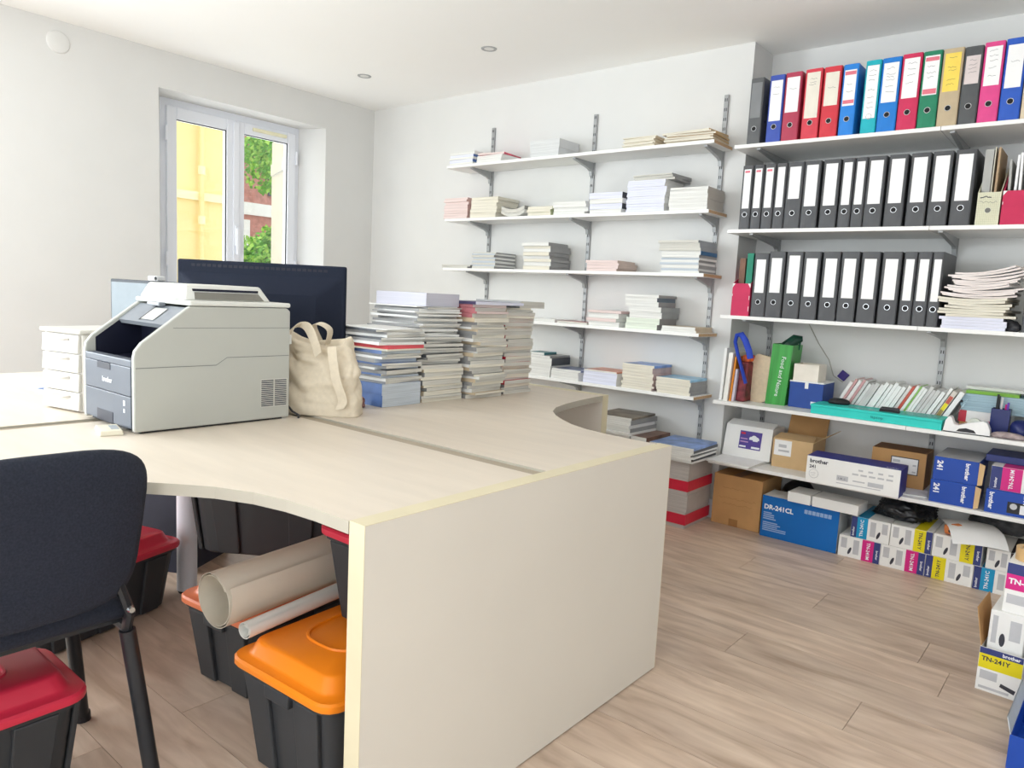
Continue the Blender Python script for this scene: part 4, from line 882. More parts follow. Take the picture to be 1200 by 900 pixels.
part('scroll_wheel', MB().tube([(.028, -.003, .024), (.028, .003, .024)], .006, 10), CHROME, t)
t = thing('stapler', 'small black stapler lying on the turquoise box', 'stapler', (-.83, 3.70, z4+.0465), .05)
part('base', MB().box(0, .085, 0, .026, 0, .007), DARK, t, bevel=.002); part('arm', MB().prism([(0, .008), (.085, .008), (.08, .018), (.01, .022)], .003, .023, 'y') if False else MB().frustum(0, .085, .002, .024, .008, .008, .08, .004, .022, .022), DARK, t, bevel=.002)
part('clear_sleeve', MB().box(0, .15, 0, .1, 0, .002), FILM, None, loc=(-.735, 3.70, z4+.0466), rot=.04); tag(bpy.data.objects[-1] if False else C.objects['clear_sleeve'], 'clear plastic sleeve lying on the turquoise box', 'plastic sleeve')
tag(part('clear_sheet', MB().box(0, .11, 0, .06, 0, .0015), FILM, None, loc=(-.97, 3.70, z4+.0466), rot=-.2), 'crumpled clear plastic strip beside the mouse on the turquoise box', 'plastic strip')
t = thing('tape_dispenser', 'white desk tape dispenser at the front of the fourth alcove shelf', 'tape dispenser', (-.558, 3.655, z4), .04)
prof = [(0, .004), (.175, .004), (.172, .03), (.160, .058), (.145, .064), (.095, .05), (.055, .034), (.04, .038), (.028, .066), (.018, .07), (.006, .05)]
mb = MB(); n_ = len(prof)
mb.add([(a, 0, b) for a, b in prof]+[(a, .06, b) for a, b in prof], [tuple(range(n_)), tuple(range(2*n_-1, n_-1, -1))]+[(i, n_+i, n_+(i+1) % n_, (i+1) % n_) for i in range(n_)])
part('body', mb, mat('white_gloss', rgb(238, 238, 238), .25), t, bevel=.003); part('rubber_base', MB().box(.002, .172, .002, .058, 0, .004), DARK, t); part('side_inlay', MB().prism([(.05, .006), (.12, .006), (.11, .02), (.075, .026)], 0, .001, 'z') if False else MB().add([(.05, -.0006, .008), (.125, -.0006, .008), (.115, -.0006, .02), (.085, -.0006, .026), (.06, -.0006, .02)], [(0, 1, 2, 3, 4)]), DARK, t, fix=False)
part('tape_roll', MB().lathe([(.014, .018), (.028, .018), (.028, .042), (.014, .042), (.014, .018)], 20, c=(.112, 0, .042), ax='y'), mat('clear_tape', rgb(196, 200, 190), .3), t)
t = thing('pen_holder', 'dark blue pen holder with pens on the fourth alcove shelf', 'pen holder', (-.37, 3.80, z4))
part('cup', MB().box(-.035, .035, -.003, .0, 0, .11).box(-.035, .035, .06, .063, 0, .11).box(-.035, -.032, 0, .06, 0, .11).box(.032, .035, 0, .06, 0, .11).box(-.032, .032, 0, .06, 0, .004), mat('cobalt_plastic', rgb(24, 36, 100), .35), t, bevel=.001)
for (dx, dy, hh, m) in ((-.015, .02, .165, DARK), (-.005, .03, .16, WHITE), (.012, .03, .13, MAGENTA), (.02, .02, .14, mat('violet_plastic', rgb(110, 70, 180), .4)), (-.022, .04, .17, DARK)):
    part('pen', MB().tube([(dx, dy, .006), (dx+.003, dy, hh)], .0045, 8), m, t)
lump('dark_blue_pouch', 'dark blue pouch slumped beside the pen holder', 'pouch', (-.285, 3.80, z4), .045, .05, .05, mat('cobalt_plastic', (1, 1, 1)), 8, .15)
lump('crumpled_plastic', 'crumpled clear mauve plastic wrap at the front of the fourth alcove shelf', 'plastic wrap', (-.32, 3.70, z4), .06, .035, .018, mat('mauve_film', rgb(166, 150, 150), .3, .4, 40, bump=.5), 9, .3)
lump('clear_bag', 'whitish plastic bag with blue marks at the end of the fourth alcove shelf', 'plastic bag', (-.20, 3.74, z4), .06, .05, .035, mat('white_film', rgb(206, 206, 210), .3, .3, 30, bump=.5), 10, .3)
t = carton('red_white_box', 'flat red and white box under the light blue papers', -.535, 3.87, z4+.0282, .2, .13, .052, WHITE)
part('red_end', MB().box(-.0006, .03, -.0006, 0, 0, .052), cRD, t)
t = carton('brown_flat_box', 'flat brown box below the red and white box', -.53, 3.862, z4, .19, .15, .028, KRAFT)
t = carton('red_flat_box', 'small red box in front of the red and white box', -.43, 3.815, z4+.0002, .055, .04, .045, cRD)
LB = mat('light_blue_paper', rgb(150, 186, 204), .6, .14, 14)
rz = z4+.081
for i in range(7):
    sheaf('blue_document_wallet', 'light blue document wallet in the pile on the fourth alcove shelf', 'document wallet', 'light blue wallets', -.37+R.uniform(-.012, .012), 3.955, rz, .33, .17, .0105, LB, pages('lightblue', rgb(170, 196, 208)), R.uniform(-.05, .05), None, 0); rz += .011
sheaf('green_booklet', 'bright green booklet on the light blue wallets', 'booklet', None, -.42, 3.955, rz+.0005, .20, .16, .014, cm('lime', rgb(112, 178, 52)), pages('lime', rgb(130, 180, 80)), .04, None, 0)
sheaf('glasses_case', 'dark grey case lying on the light blue wallets', 'case', None, -.25, 3.895, rz+.0005, .10, .05, .018, cDK, cDK, .05)
sheaf('white_folder', 'white folder lying on top of the green booklet', 'folder', None, -.37, 3.99, rz+.0155, .32, .10, .012, cWH, WP, .02, None, 0)
t = carton('yellow_carton', 'small yellow and orange carton at the end of the fourth alcove shelf', -.235, 3.80, z4+.0745, .08, .06, .08, YELLOW)
part('orange_top', MB().box(0, .08, -.0006, .06, .06, .0806), mat('orange_print', rgb(226, 110, 40), .5), t)
t = carton('grey_carton', 'grey carton under the small yellow carton', -.24, 3.80, z4+.0, .1, .09, .074, mat('taupe_card', rgb(150, 138, 130), .7))

# loose paper pile on the third alcove shelf
r = random.Random(5); zz = AS[2]
for i in range(4):
    sheaf('paper_bundle', 'neat white paper bundle at the bottom of the loose paper pile, third alcove shelf', 'papers', 'neat bundles of the paper pile', -.50+r.uniform(-.006, .006), 3.80, zz, .235, .29, .0125, PAPER, LP, r.uniform(-.03, .03)); zz += .013
for i in range(7):
    sheaf('paper_bundle', 'yellowed crumpled paper bundle in the loose pile, third alcove shelf', 'papers', 'yellowed bundles of the paper pile', -.495+r.uniform(-.012, .012), 3.80, zz, .24+r.uniform(-.02, .03), .29, .0105, CREAM if i % 2 else cBG, CP, r.uniform(-.1, .1), None, .0015*i); zz += .011
for i in range(13):
    o = sheaf('paper_bundle', 'curled pale paper bundle on top of the loose pile, third alcove shelf', 'papers', 'curled bundles of the paper pile', -.495+.003*i+r.uniform(-.012, .012), 3.80, zz+.002, .25+r.uniform(-.03, .02), .28, .0075, PAPER, pages('rosy', rgb(232, 222, 218)), r.uniform(-.14, .14), None, .012); o.rotation_euler[1] = -.012*i; zz += .0088
lump('black_cable_bundle', 'bundle of black cable beside the loose paper pile', 'cable', (-.36, 3.70, AS[2]), .03, .03, .03, DARK, 11, .4)
binder('dark binder standing at the far end of the third alcove shelf beyond the paper pile', -.325, AS[2], .07, .2, GB, 'black', None, None, 'black binders on the third alcove shelf')

# ---------------------------------------------------------------- cartons standing on the floor in the foreground
def open_carton(name, label, x, y, w, d, h, m, rot=0):
    t = thing(name, label, 'box', (x, y, 0), rot)
    part('carton', MB().box(0, w, 0, .003, 0, h).box(0, w, d-.003, d, 0, h).box(0, .003, .003, d-.003, 0, h).box(w-.003, w, .003, d-.003, 0, h).box(.003, w-.003, .003, d-.003, 0, .003), m, t)
    return t
t = open_carton('open_toner_carton', 'open toner carton with yellow band standing on the floor', -.236, 2.705, .118, .22, .142, WHITE, -.05)
plate('yellow_band', YELLOW, t, .001, .117, .075, .122, 0); plate('navy_band', NAVY, t, .001, .117, .122, .1415, 0)
text('TN-241Y', .02, INK, t, (.008, -.001, .1), bold=.0006); text('brother', .015, WHITEINK, t, (.062, -.001, .127), bold=.0005)
mb = MB(); mb.tube([(.065, -.001, .035), (.105, -.001, .024)], [.006, .007], 8)
for i, v in enumerate(mb.v): mb.v[i] = (v[0], -.001+(v[1]+.001)*.05, v[2])
part('drum_picture', mb, INK, t); plate('text_block', GREYINK, t, .008, .055, .04, .068, 0); plate('text_block', GREYINK, t, .008, .09, .008, .016, 0)
part('flap', MB().add([(.001, .004, .142), (.001, .21, .142), (-.022, .2, .262), (-.024, .02, .258), (.003, .004, .142), (.003, .21, .142), (-.02, .2, .262), (-.022, .02, .258)], [(0, 1, 2, 3), (7, 6, 5, 4), (2, 6, 7, 3), (0, 3, 7, 4)]), KRAFT, t)
t = carton('toner_carton', 'plain white toner carton standing inside the yellow banded open carton', -.222, 2.735, .004, .095, .17, .256, WHITE, -.05, 'toner box')
plate('text_block', GREYINK, t, .008, .022, .15, .24, 0); plate('text_block', GREYINK, t, .055, .085, .17, .235, 0); part('drum_picture', MB().add([(.038+.008*math.cos(q), -.0008, .165+.022*math.sin(q)) for q in [2*PI*i/14 for i in range(14)]], [tuple(range(14))]), INK, t, fix=False)
t = carton('toner_carton', 'magenta banded toner carton standing upright on the white toner carton', -.196, 2.745, .2605, .12, .15, .16, WHITE, -.04, 'toner box')
plate('magenta_band', MAGENTA, t, .001, .119, .075, .125, 0); plate('navy_band', NAVY, t, .001, .119, .125, .1595, 0); text('TN-241M', .024, WHITEINK, t, (.008, -.001, .095), bold=.0008); plate('text_block', GREYINK, t, .008, .08, .03, .06, 0)
t = thing('packing_tape_roll', 'tan packing tape roll lying on the upright magenta carton', 'tape roll', (-.14, 2.82, .421))
part('roll', MB().lathe([(.03, 0), (.045, 0), (.045, .04), (.03, .04), (.03, 0)], 24), mat('tan_tape', rgb(206, 170, 120), .35), t)
t = open_carton('open_blue_carton', 'open blue carton on the floor in front of the yellow banded carton', -.108, 2.27, .34, .3, .095, BLUE, -.03)
part('flap', MB().add([(0, 0, .095), (0, .3, .095), (-.012, .29, .135), (-.012, .01, .135), (.002, 0, .095), (.002, .3, .095), (-.01, .29, .135), (-.01, .01, .135)], [(0, 1, 2, 3), (7, 6, 5, 4), (0, 3, 7, 4)]), mat('grey_card', (1, 1, 1)), t)
part('flap', MB().add([(0, .3, .095), (.34, .3, .095), (.33, .34, .14), (.01, .34, .14), (0, .302, .095), (.34, .302, .095), (.33, .342, .14), (.01, .342, .14)], [(0, 1, 2, 3), (7, 6, 5, 4)]), mat('grey_card', (1, 1, 1)), t)
t = carton('toner_carton', 'navy and cyan toner carton on the floor behind the open blue carton', -.085, 2.62, 0, .2, .1, .18, NAVY, 0, 'toner box'); plate('cyan_band', CYAN, t, .03, .199, .04, .1, 0)

# ---------------------------------------------------------------- printer on the desk
t = thing('laser_printer', 'grey and white multifunction laser printer on the desk', 'printer', (-2.44, .895, DZ))
PW_, PD = .352, .495
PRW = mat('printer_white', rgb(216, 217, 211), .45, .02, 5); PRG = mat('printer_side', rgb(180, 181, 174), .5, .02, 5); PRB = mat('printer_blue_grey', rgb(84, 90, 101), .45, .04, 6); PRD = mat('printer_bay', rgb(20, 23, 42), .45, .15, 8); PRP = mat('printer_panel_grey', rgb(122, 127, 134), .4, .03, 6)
side = [(0, .006), (PD, .006), (PD, .352), (PD-.012, .362), (.16, .362), (.15, .355), (.022, .258), (.004, .235), (0, .215)]
part('side_panel', MB().prism(side, 0, .018, 'x'), PRG, t, bevel=.004); part('side_panel', MB().prism(side, PW_-.018, PW_, 'x'), PRG, t, bevel=.004)
part('chassis', MB().box(.018, PW_-.018, .012, PD-.002, .012, .185).box(.018, PW_-.018, .17, PD-.002, .185, .352), PRG, t)
part('base', MB().box(.012, PW_-.012, .02, PD-.02, 0, .012), DARK, t)
for sx in (.0183, PW_-.0195): part('bay_liner', MB().prism([(.03, .19), (.168, .19), (.168, .345), (.15, .34), (.03, .25)], sx, sx+.0012, 'x'), PRD, t)
fp = part('front_cover', MB().box(.020, PW_-.020, -.001, .012, .105, .187), PRB, t, bevel=.002)
part('handle_recess', MB().box(.11, .20, -.002, -.0008, .168, .187), PRD, fp); text('brother', .021, WHITEINK, fp, (.145, -.0018, .131), bold=.0005)
pt = part('paper_tray', MB().box(.020, PW_-.020, -.001, .012, .014, .1035), PRB, t, bevel=.002); part('tray_grip', MB().box(.105, .215, -.002, -.0008, .014, .045), PRD, pt); part('indicator', MB().box(.285, .295, -.002, -.0008, .075, .09).box(.286, .294, -.002, -.0008, .055, .066), WHITEINK, pt)
part('output_lip', MB().box(.018, PW_-.018, 0, .03, .187, .208), PRB, t, bevel=.003)
part('output_bay', MB().add([(.018, .03, .19), (PW_-.018, .03, .19), (PW_-.018, .17, .2), (.018, .17, .2), (.018, .165, .345), (PW_-.018, .165, .345)], [(0, 1, 2, 3), (3, 2, 5, 4)]), PRD, t, fix=False)
cp = part('control_panel', MB().add([(.018, .098, .306), (PW_-.018, .098, .306), (PW_-.018, .165, .357), (.018, .165, .357), (.018, .106, .294), (PW_-.018, .106, .294), (PW_-.018, .17, .345), (.018, .17, .345)], [(0, 1, 2, 3), (4, 7, 6, 5), (0, 4, 5, 1), (2, 6, 7, 3)]), PRP, t)
def onpanel(u, v, e): return (u, .098+.067*v, .306+.051*v+e)
part('touch_screen', MB().add([onpanel(.155, .12, .003), onpanel(.235, .12, .003), onpanel(.235, .78, .003), onpanel(.155, .78, .003)], [(0, 1, 2, 3)]), mat('screen_pale', rgb(206, 206, 200), .2), cp, fix=False)
part('screen_bezel', MB().add([onpanel(.145, .08, .002), onpanel(.155, .08, .002), onpanel(.155, .9, .002), onpanel(.145, .9, .002)], [(0, 1, 2, 3)]), DARK, cp, fix=False)
part('scanner_lid', MB().box(-.002, PW_+.002, .158, PD, .3635, .378), PRW, t, bevel=.005)
part('lid_seam', MB().box(PW_, PW_+.0005, .004, .24, .186, .188).add([(PW_+.0004, .24, .186), (PW_+.0004, .275, .208), (PW_+.0004, .275, .21), (PW_+.0004, .24, .188)], [(0, 1, 2, 3)]).box(PW_, PW_+.0005, .275, PD-.004, .208, .21).box(PW_, PW_+.0005, .11, PD-.004, .298, .2995), mat('seam_grey', rgb(120, 122, 120), .6), t)
part('lid_handle', MB().box(.12, .2, .14, .162, .355, .366), PRP, t, bevel=.003)
ad = part('document_feeder', MB().add([(.0, .17, .378), (PW_-.05, .17, .378), (PW_-.05, .455, .378), (.0, .455, .378), (.012, .195, .425), (PW_-.075, .185, .425), (PW_-.075, .43, .425), (.012, .43, .425)], [(0, 3, 2, 1), (4, 5, 6, 7), (0, 1, 5, 4), (1, 2, 6, 5), (2, 3, 7, 6), (3, 0, 4, 7)]), PRW, t, bevel=.006, seg=3, smooth=True)
part('feeder_slot', MB().add([(PW_-.0505, .20, .381), (PW_-.0505, .43, .381), (PW_-.0645, .415, .405), (PW_-.0645, .205, .405)], [(0, 1, 2, 3)]), mat('slot_grey', rgb(124, 122, 114), .6), ad, fix=False)
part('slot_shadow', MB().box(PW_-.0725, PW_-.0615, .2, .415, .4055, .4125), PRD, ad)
gr = part('vent_grille', MB().box(PW_-.0005, PW_+.0006, PD-.105, PD-.008, .045, .135), mat('vent_pale', rgb(196, 196, 188), .6), t)
mb = MB()
for i in range(14):
    for a, b in ((PD-.103, PD-.06), (PD-.055, PD-.012)): mb.box(PW_+.0004, PW_+.0012, a, b, .048+i*.0062, .0512+i*.0062)
part('vent_slots', mb, INK, gr)
part('power_cable', MB().tube([(.33, PD, .05), (.34, PD+.02, .02), (.36, PD+.035, .006), (.375, PD+.02, .005)], .004, 6), DARK, t, smooth=True)
part('rear_latch', MB().box(PW_-.04, PW_-.01, PD, PD+.012, .245, .275), PRW, t)
t = thing('desk_phone_pad', 'small beige calculator pad lying in front of the printer', 'calculator', (-2.165, .858, DZ), -.25)
part('pad_body', MB().frustum(-.055, .055, -.03, .03, 0, -.052, .052, -.028, .028, .014), mat('putty_plastic', rgb(222, 216, 196), .5), t, bevel=.003)
part('display', MB().box(-.03, .03, .002, .022, .014, .0148), mat('pad_display', rgb(150, 156, 160), .3), t)

# drawer tower
t = thing('drawer_tower', 'small white plastic drawer tower with four drawers beside the printer', 'drawer unit', (-2.63, .995, DZ), .22)
PLW = mat('milky_plastic', rgb(216, 212, 205), .35, .02, 6)
part('case', MB().box(-.10, .10, -.098, .12, 0, .25), PLW, t, bevel=.006); part('top_cover', MB().box(-.105, .105, -.112, .122, .25, .264), PLW, t, bevel=.006, seg=3)
for i in range(4):
    dr = part('drawer', MB().frustum(-.094, .094, -.112, -.098, .006+i*.061, -.094, .094, -.108, -.098, .063+i*.061), PLW, t, bevel=.003)
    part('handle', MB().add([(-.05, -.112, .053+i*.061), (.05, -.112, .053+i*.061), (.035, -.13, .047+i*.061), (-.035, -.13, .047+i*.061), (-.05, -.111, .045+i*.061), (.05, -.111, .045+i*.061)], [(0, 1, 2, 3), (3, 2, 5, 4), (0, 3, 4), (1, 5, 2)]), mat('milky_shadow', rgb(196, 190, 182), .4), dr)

# monitors
t = thing('monitor', 'large dark monitor seen from behind, in the middle of the desks', 'monitor', (-2.535, 1.555, DZ), math.atan2(.418, .51))
MBK = mat('monitor_back', rgb(24, 31, 48), .65, .06, 5, spec=.2)
part('shell', MB().box(-.315, .325, -.005, .018, .135, .515), MBK, t, bevel=.008, seg=3)
bk = part('back_bulge', MB().frustum(-.32, .32, -.005, .0, .145, -.26, .26, -.04, .0, .4) if False else MB().add([(-.31, -.005, .145), (.31, -.005, .145), (.31, -.005, .47), (-.31, -.005, .47), (-.22, -.04, .19), (.22, -.04, .19), (.22, -.035, .40), (-.22, -.035, .40)], [(4, 5, 6, 7), (0, 1, 5, 4), (1, 2, 6, 5), (2, 3, 7, 6), (3, 0, 4, 7)]), MBK, t, bevel=.01, seg=3)
mb = MB()
for i in range(26): mb.box(-.26+i*.02, -.246+i*.02, -.0062, -.0048, .49, .50)
part('vents', mb, mat('vent_navy', rgb(24, 28, 44), .6), t)
part('screen', MB().box(-.318, .318, .018, .0186, .15, .503), mat('screen_black', rgb(14, 15, 18), .12), t)
part('stand_neck', MB().box(-.035, .035, -.03, .0, .012, .16), DARK, t, bevel=.004); part('stand_foot', MB().box(-.12, .12, -.09, .1, 0, .012), DARK, t, bevel=.004)
t = thing('monitor', 'pale screened monitor standing behind the printer and drawer tower', 'monitor', (-3.06, 1.36, DZ), .16)
part('bezel', MB().box(-.24, .22, 0, .03, .10, .425), mat('bezel_grey', rgb(60, 64, 70), .5, spec=.2), t, bevel=.004); part('screen', MB().box(-.232, .212, -.0008, 0, .11, .413), mat('screen_grey', rgb(128, 137, 143), .5, spec=.2), t)
part('stand_neck', MB().box(-.03, .03, .03, .05, .012, .2), DARK, t); part('stand_foot', MB().box(-.1, .1, -.06, .12, 0, .012), DARK, t, bevel=.004)
wc = part('webcam', MB().box(.03, .09, -.01, .03, .425, .445), mat('light_plastic', rgb(222, 224, 226), .4), t, bevel=.005); part('lens', MB().lathe([(0, -.0115), (.007, -.0115), (.008, -.01)], 12, c=(.082, 0, .435), ax='y'), HOLE, wc)
# papers and grey box on the far desk
for i in range(4): sheaf('paper_sheet', 'blue and white printed papers lying behind the drawer tower', 'papers', 'papers behind the drawer tower', -3.05+.02*i, 1.10+.03*i, DZ+i*.0035, .21, .28, .003, cBL if i % 2 else cWH, WP, .25*i, None)
t = carton('grey_carton', 'low pale grey carton on the far desk behind the drawer tower', -3.48, 1.15, DZ, .26, .2, .10, cm('fog', rgb(214, 216, 216), .03))

# tote bag
def tote():
    t = thing('tote_bag', 'crumpled natural canvas tote bag standing on the desk', 'bag', (-2.105, 1.545, DZ), .62)
    bm = bmesh.new(); nu, nv = 84, 44; rows = []
    for j in range(nv+1):
        v = j/nv; row = []
        hw = .128-.010*v+.006*math.sin(v*PI); hd = .066-.018*v
        for i in range(nu):
            a = 2*PI*i/nu; c, s = math.cos(a), math.sin(a); e = .5
            x = hw*math.copysign(abs(c)**e, c); y = hd*math.copysign(abs(s)**e, s)
            n = Vector((x/hw**2, y/hd**2, 0)).normalized(); q = Vector((x*11, y*11, v*3.2))
            cr = (abs(noise.noise(q*.8+Vector((3, 1, 0))))-.25)*.045+(abs(noise.noise(q*1.9))-.22)*.020
            cr *= .35+.65*min(1, v*1.6)
            lf = max(0, -c)                                    # bunched toward one side
            top = .255+.028*lf+.014*math.sin(2*a+.6)+.012*noise.noise(Vector((c*2, s*2, 5)))
            row.append(bm.verts.new((x+n.x*cr-.045*v*v*(1 if c > 0 else .35)+.012*v*noise.noise(q*.6), y+n.y*cr+.01*v*v, v*top+.006*noise.noise(q)*v)))
        rows.append(row)
    for j in range(nv):
        for i in range(nu): bm.faces.new((rows[j][i], rows[j][(i+1) % nu], rows[j+1][(i+1) % nu], rows[j+1][i]))
    bm.faces.new(rows[0][::-1])
    inner = [bm.verts.new((v.co.x*.96-.001, v.co.y*.90, v.co.z-.004)) for v in rows[-1]]; low = [bm.verts.new((v.co.x*.8-.003, v.co.y*.6, v.co.z-.10)) for v in rows[-1]]
    for i in range(nu):
        bm.faces.new((rows[-1][i], rows[-1][(i+1) % nu], inner[(i+1) % nu], inner[i])); bm.faces.new((inner[i], inner[(i+1) % nu], low[(i+1) % nu], low[i]))
    bm.faces.new(low)
    me = bpy.data.meshes.new('bag_body'); bm.to_mesh(me); bm.free(); CV = mat('natural_canvas', rgb(216, 204, 183), .9, .05, 70, bump=.12); me.materials.append(CV); me.shade_smooth()
    ob('bag_body', me, t)
    P = smooth_path([(-.005, -.066, .21), (-.02, -.072, .262), (-.05, -.05, .30), (-.085, -.03, .305), (-.108, -.045, .285), (-.118, -.075, .22), (-.128, -.082, .14), (-.122, -.084, .075)])
    part('handle', MB().ribbon(P, (.75, -.25, .6), .034, .003), CV, t, smooth=True)
    P = smooth_path([(.042, -.07, .24), (.05, -.077, .19), (.062, -.080, .13), (.085, -.076, .06), (.075, -.082, .03)])
    part('handle', MB().ribbon(P, (1, .1, .15), .03, .003), CV, t, smooth=True)
    P = smooth_path([(-.03, .02, .25), (-.045, .0, .30), (-.015, -.02, .312), (.015, -.01, .29), (.0, .01, .24)])
    part('handle', MB().ribbon(P, (.3, 1, .2), .03, .003), CV, t, smooth=True)
tote()
lump('scarf_bundle', 'brownish knitted bundle peeking out behind the tote bag', 'cloth', (-2.165, 1.72, DZ), .05, .04, .028, mat('mauve_knit', rgb(146, 108, 104), .9, .3, 60), 14, .2)

# ---------------------------------------------------------------- storage bins
TUB = mat('bin_black', rgb(54, 56, 59), .5, .06, 10)
def bin_(label, cx, cy, z, rot, lid, W=.36, L=.56, Hh=.285, grp='storage bins'):
    t = thing('storage_bin', label, 'storage bin', (cx, cy, z), rot, grp)
    hb = Hh-.058; w0, l0, w1, l1 = W-.085, L-.10, W-.04, L-.045
    part('tub', MB().loft([round_ring(w0-.02, l0-.02, .03, 0), round_ring(w0, l0, .035, .008), round_ring(w1, l1, .04, hb)]), TUB, t, smooth=True)
    def rib(px, py, ax):
        f = lambda k, u, o: None
        mb = MB(); q = (px, py)
        for (ww, ll, zz, hw) in ((w0, l0, .006, .036), (w1, l1, hb-.014, .044)):
            for o_ in (-.004, .010):
                for sg in (-1, 1):
                    if ax == 'y': mb.v.append((q[0]*ww+sg*hw, q[1]*(ll/2+o_), zz))
                    else: mb.v.append((q[0]*(ww/2+o_), q[1]*ll+sg*hw, zz))
        mb.f += [(0, 1, 3, 2), (4, 6, 7, 5), (2, 3, 7, 6), (0, 2, 6, 4), (1, 5, 7, 3), (0, 4, 5, 1)]; mb.m += [0]*6
        part('rib', mb, TUB, t, bevel=.004)
    for s in (-1, 1):
        for q in (-.27, .27): rib(q, s, 'y')
        for q in (-.33, 0, .33): rib(s, q, 'x')
    part('rim', MB().loft([round_ring(W-.022, L-.022, .045, hb-.012), round_ring(W-.014, L-.014, .045, hb+.006)]), TUB, t, smooth=True)
    m = mat('lid_'+lid[0], lid[1], .36, .04, 5)
    ld = part('lid', MB().loft([round_ring(W-.004, L-.004, .048, hb+.0), round_ring(W, L, .05, hb+.003), round_ring(W, L, .05, hb+.016), round_ring(W-.010, L-.010, .046, hb+.021), round_ring(W-.05, L-.05, .04, hb+.022), round_ring(W-.062, L-.062, .04, hb+.028), round_ring(W-.085, L-.085, .035, Hh-.005), round_ring(W-.10, L-.10, .03, Hh)]), m, t, smooth=True)
    part('lid_emboss', MB().tube([((W/2-.10)*math.copysign(abs(math.cos(a))**.6, math.cos(a)), (L/2-.13)*math.copysign(abs(math.sin(a))**.6, math.sin(a)), Hh+.0005) for a in [2*PI*i/32 for i in range(33)]], .005, 6), m, ld, smooth=True)
    for s in (-1, 1): part('latch', MB().box(-.045, .045, min(s*(L/2-.03), s*(L/2-.004)), max(s*(L/2-.03), s*(L/2-.004)), hb-.04, hb-.004), TUB, t, bevel=.005)
    return t
RED = ('red', rgb(214, 50, 76)); ORG = ('orange', rgb(250, 140, 24)); SAL = ('salmon_orange', rgb(236, 134, 92))
bin_('black storage bin with red lid under the black chair', -1.815, .345, 0, 0, RED, .30, .55, .30)
bin_('black storage bin with red lid on the floor beside the white desk leg', -2.615, .93, 0, .3, RED, .36, .58, .275)
bin_('black storage bin with bright orange lid on the floor beside the beige end panel', -1.412, 1.18, 0, .05, ORG, .385, .56, .315)
bin_('black storage bin with red lid stacked on the bright orange lidded bin', -1.36, 1.385, .3208, .0, RED, .37, .56, .285)
bin_('black storage bin with faded orange lid under the paper roll', -1.915, 1.29, 0, .1, SAL, .36, .56, .292)
bin_('black storage bin with red lid stacked on the faded orange lidded bin', -2.115, 1.385, .2978, .60, RED, .52, .36, .31)

t = thing('paper_crate', 'dark navy crate of papers under the far desk behind the red lidded bin', 'crate', (-3.02, 1.42, 0), .5)
part('crate', MB().box(-.2, .2, -.15, -.146, 0, .36).box(-.2, .2, .146, .15, 0, .36).box(-.2, -.196, -.146, .146, 0, .36).box(.196, .2, -.146, .146, 0, .36).box(-.196, .196, -.146, .146, 0, .004), mat('navy_crate', rgb(38, 42, 60), .5), t)
for i in range(8): upright('%s papers standing in the dark navy crate' % ('red' if i % 3 == 1 else 'white'), -3.10+.02*i, 1.27+.011*i, .006, .012, .2, .40+.02*(i % 3), cRD if i % 3 == 1 else PAPER, 0, .5, 'papers in the navy crate', 'papers', 'paper_bundle')

def roll(name, label, a, b, r0, th, m, tail=False):
    a, b = Vector(a), Vector(b); t = (b-a).normalized(); u = t.cross(Vector((0, 0, 1))).normalized(); v = u.cross(t); mb = MB(); n = 40
    turns = 2.0; k = int(n*turns)
    out = []
    for i in range(k+1):
        an = 2*PI*i/n+.6; rr = r0-.012*(1-i/k)*1.0
        if tail and i > k-6: rr += (i-k+6)*.0025
        out.append(u*math.cos(an)*rr+v*math.sin(an)*rr)
    vs = [a+p for p in out]+[b+p for p in out]; K = k+1
    inn = [p*(1-th/r0) for p in out]; vs += [a+p for p in inn]+[b+p for p in inn]
    fs = []
    for i in range(k): fs += [(i, i+1, K+i+1, K+i), (2*K+i, 3*K+i, 3*K+i+1, 2*K+i+1), (i, 2*K+i, 2*K+i+1, i+1), (K+i, K+i+1, 3*K+i+1, 3*K+i)]
    mb.add(vs, fs)
    return tag(part(name, mb, m, None, smooth=True, fix=False), label, 'paper roll')
roll('paper_roll', 'thick roll of off-white poster paper lying across the orange lidded bins', (-1.665, .90, .385), (-1.69, 1.36, .40), .074, .0012, mat('poster_paper', rgb(216, 208, 192), .7, .04, 6), True)
roll('poster_roll', 'thin white rolled poster lying on the bright orange lid', (-1.55, .915, .340), (-1.605, 1.30, .340), .0235, .0012, mat('poster_white', rgb(226, 226, 220), .6, .02, 6))

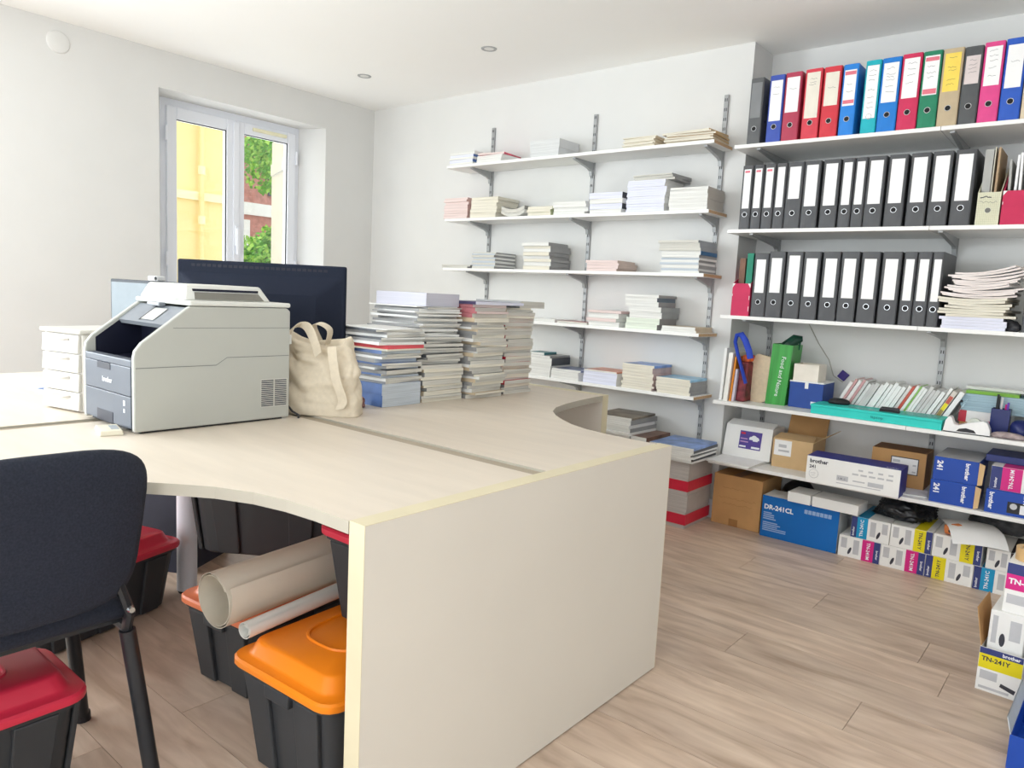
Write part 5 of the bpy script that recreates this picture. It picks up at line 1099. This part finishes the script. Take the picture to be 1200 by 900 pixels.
# ---------------------------------------------------------------- chair
def chair():
    t = thing('visitor_chair', 'black upholstered visitor chair with black metal legs', 'chair', (-1.782, .455, 0))
    FAB = mat('black_fabric', rgb(36, 40, 52), .95, .25, 220, bump=.25); MET = mat('black_metal', rgb(34, 36, 40), .4, .08, 15)
    # backrest: rounded panel in y-z, curved a little in x, facing -x
    def panel(x0, th, zc, hh, hw_top, hw_bot, mname, m, curve=.03, rnd=.16, tilt=.10):
        bm = bmesh.new(); N = 48; front = []; back = []
        out = []
        for i in range(N):
            a = 2*PI*i/N; c, s = math.cos(a), math.sin(a); e = .42
            yy = math.copysign(abs(c)**e, c); zz = math.copysign(abs(s)**e, s); hw = hw_bot+(hw_top-hw_bot)*(zz+1)/2
            out.append((yy*hw, zz*hh+.012*(1-yy*yy)*(1 if zz > 0 else 0)))
        rings = []
        for sc_, dx in ((.55, 0), (.9, 0), (.97, .15), (1, .4), (1, .6), (.97, .85), (.9, 1), (.55, 1)):
            ring = []
            for y, z in out:
                x = x0+th*dx+tilt*(z*sc_)-curve*(y*sc_/.24)**2
                ring.append(bm.verts.new((x, y*sc_, zc+z*sc_)))
            rings.append(ring)
        for r1, r2 in zip(rings, rings[1:]):
            for i in range(N): bm.faces.new((r1[i], r1[(i+1) % N], r2[(i+1) % N], r2[i]))
        bm.faces.new(rings[0]); bm.faces.new(rings[-1])
        bmesh.ops.recalc_face_normals(bm, faces=bm.faces)
        me = bpy.data.meshes.new(mname); bm.to_mesh(me); bm.free(); me.materials.append(m); me.shade_smooth()
        return ob(mname, me, t)
    panel(.212, .045, .655, .168, .252, .215, 'backrest', FAB)
    mb = MB(); mb.box(-.22, .19, -.225, .225, .435, .485)
    part('seat', mb, FAB, t, bevel=.022, seg=4, smooth=True); part('seat_pan', MB().box(-.20, .17, -.205, .205, .425, .4345), MET, t)
    for s in (-1, 1):
        part('leg', MB().tube([(.225, s*.25, .012), (.205, s*.225, .25), (.195, s*.205, .415)], .0165, 12, flat=1.2), MET, t, smooth=True)
        part('leg', MB().tube([(-.225, s*.262, .012), (-.20, s*.235, .25), (-.18, s*.21, .415)], .0165, 12, flat=1.2), MET, t, smooth=True)
        part('side_rail', MB().tube([(-.19, s*.205, .418), (.2, s*.205, .418)], .011, 8), MET, t)
        up_ = part('upright', MB().tube([(.19, s*.205, .415), (.222, s*.2, .465), (.212, s*.185, .52), (.205, s*.17, .60)], .011, 8, flat=1.4), MET, t, smooth=True)
        part('bolt', MB().lathe([(0, .008), (.006, .008), (.008, 0)], 10, c=(.232, s*.197, .475), ax='x'), CHROME, up_)
        for x in (.225, -.225): part('foot_cap', MB().lathe([(0, 0), (.021, 0), (.020, .022), (0, .022)], 12, c=(x, s*(.25 if x > 0 else .262), 0)), DARK, t)
chair()
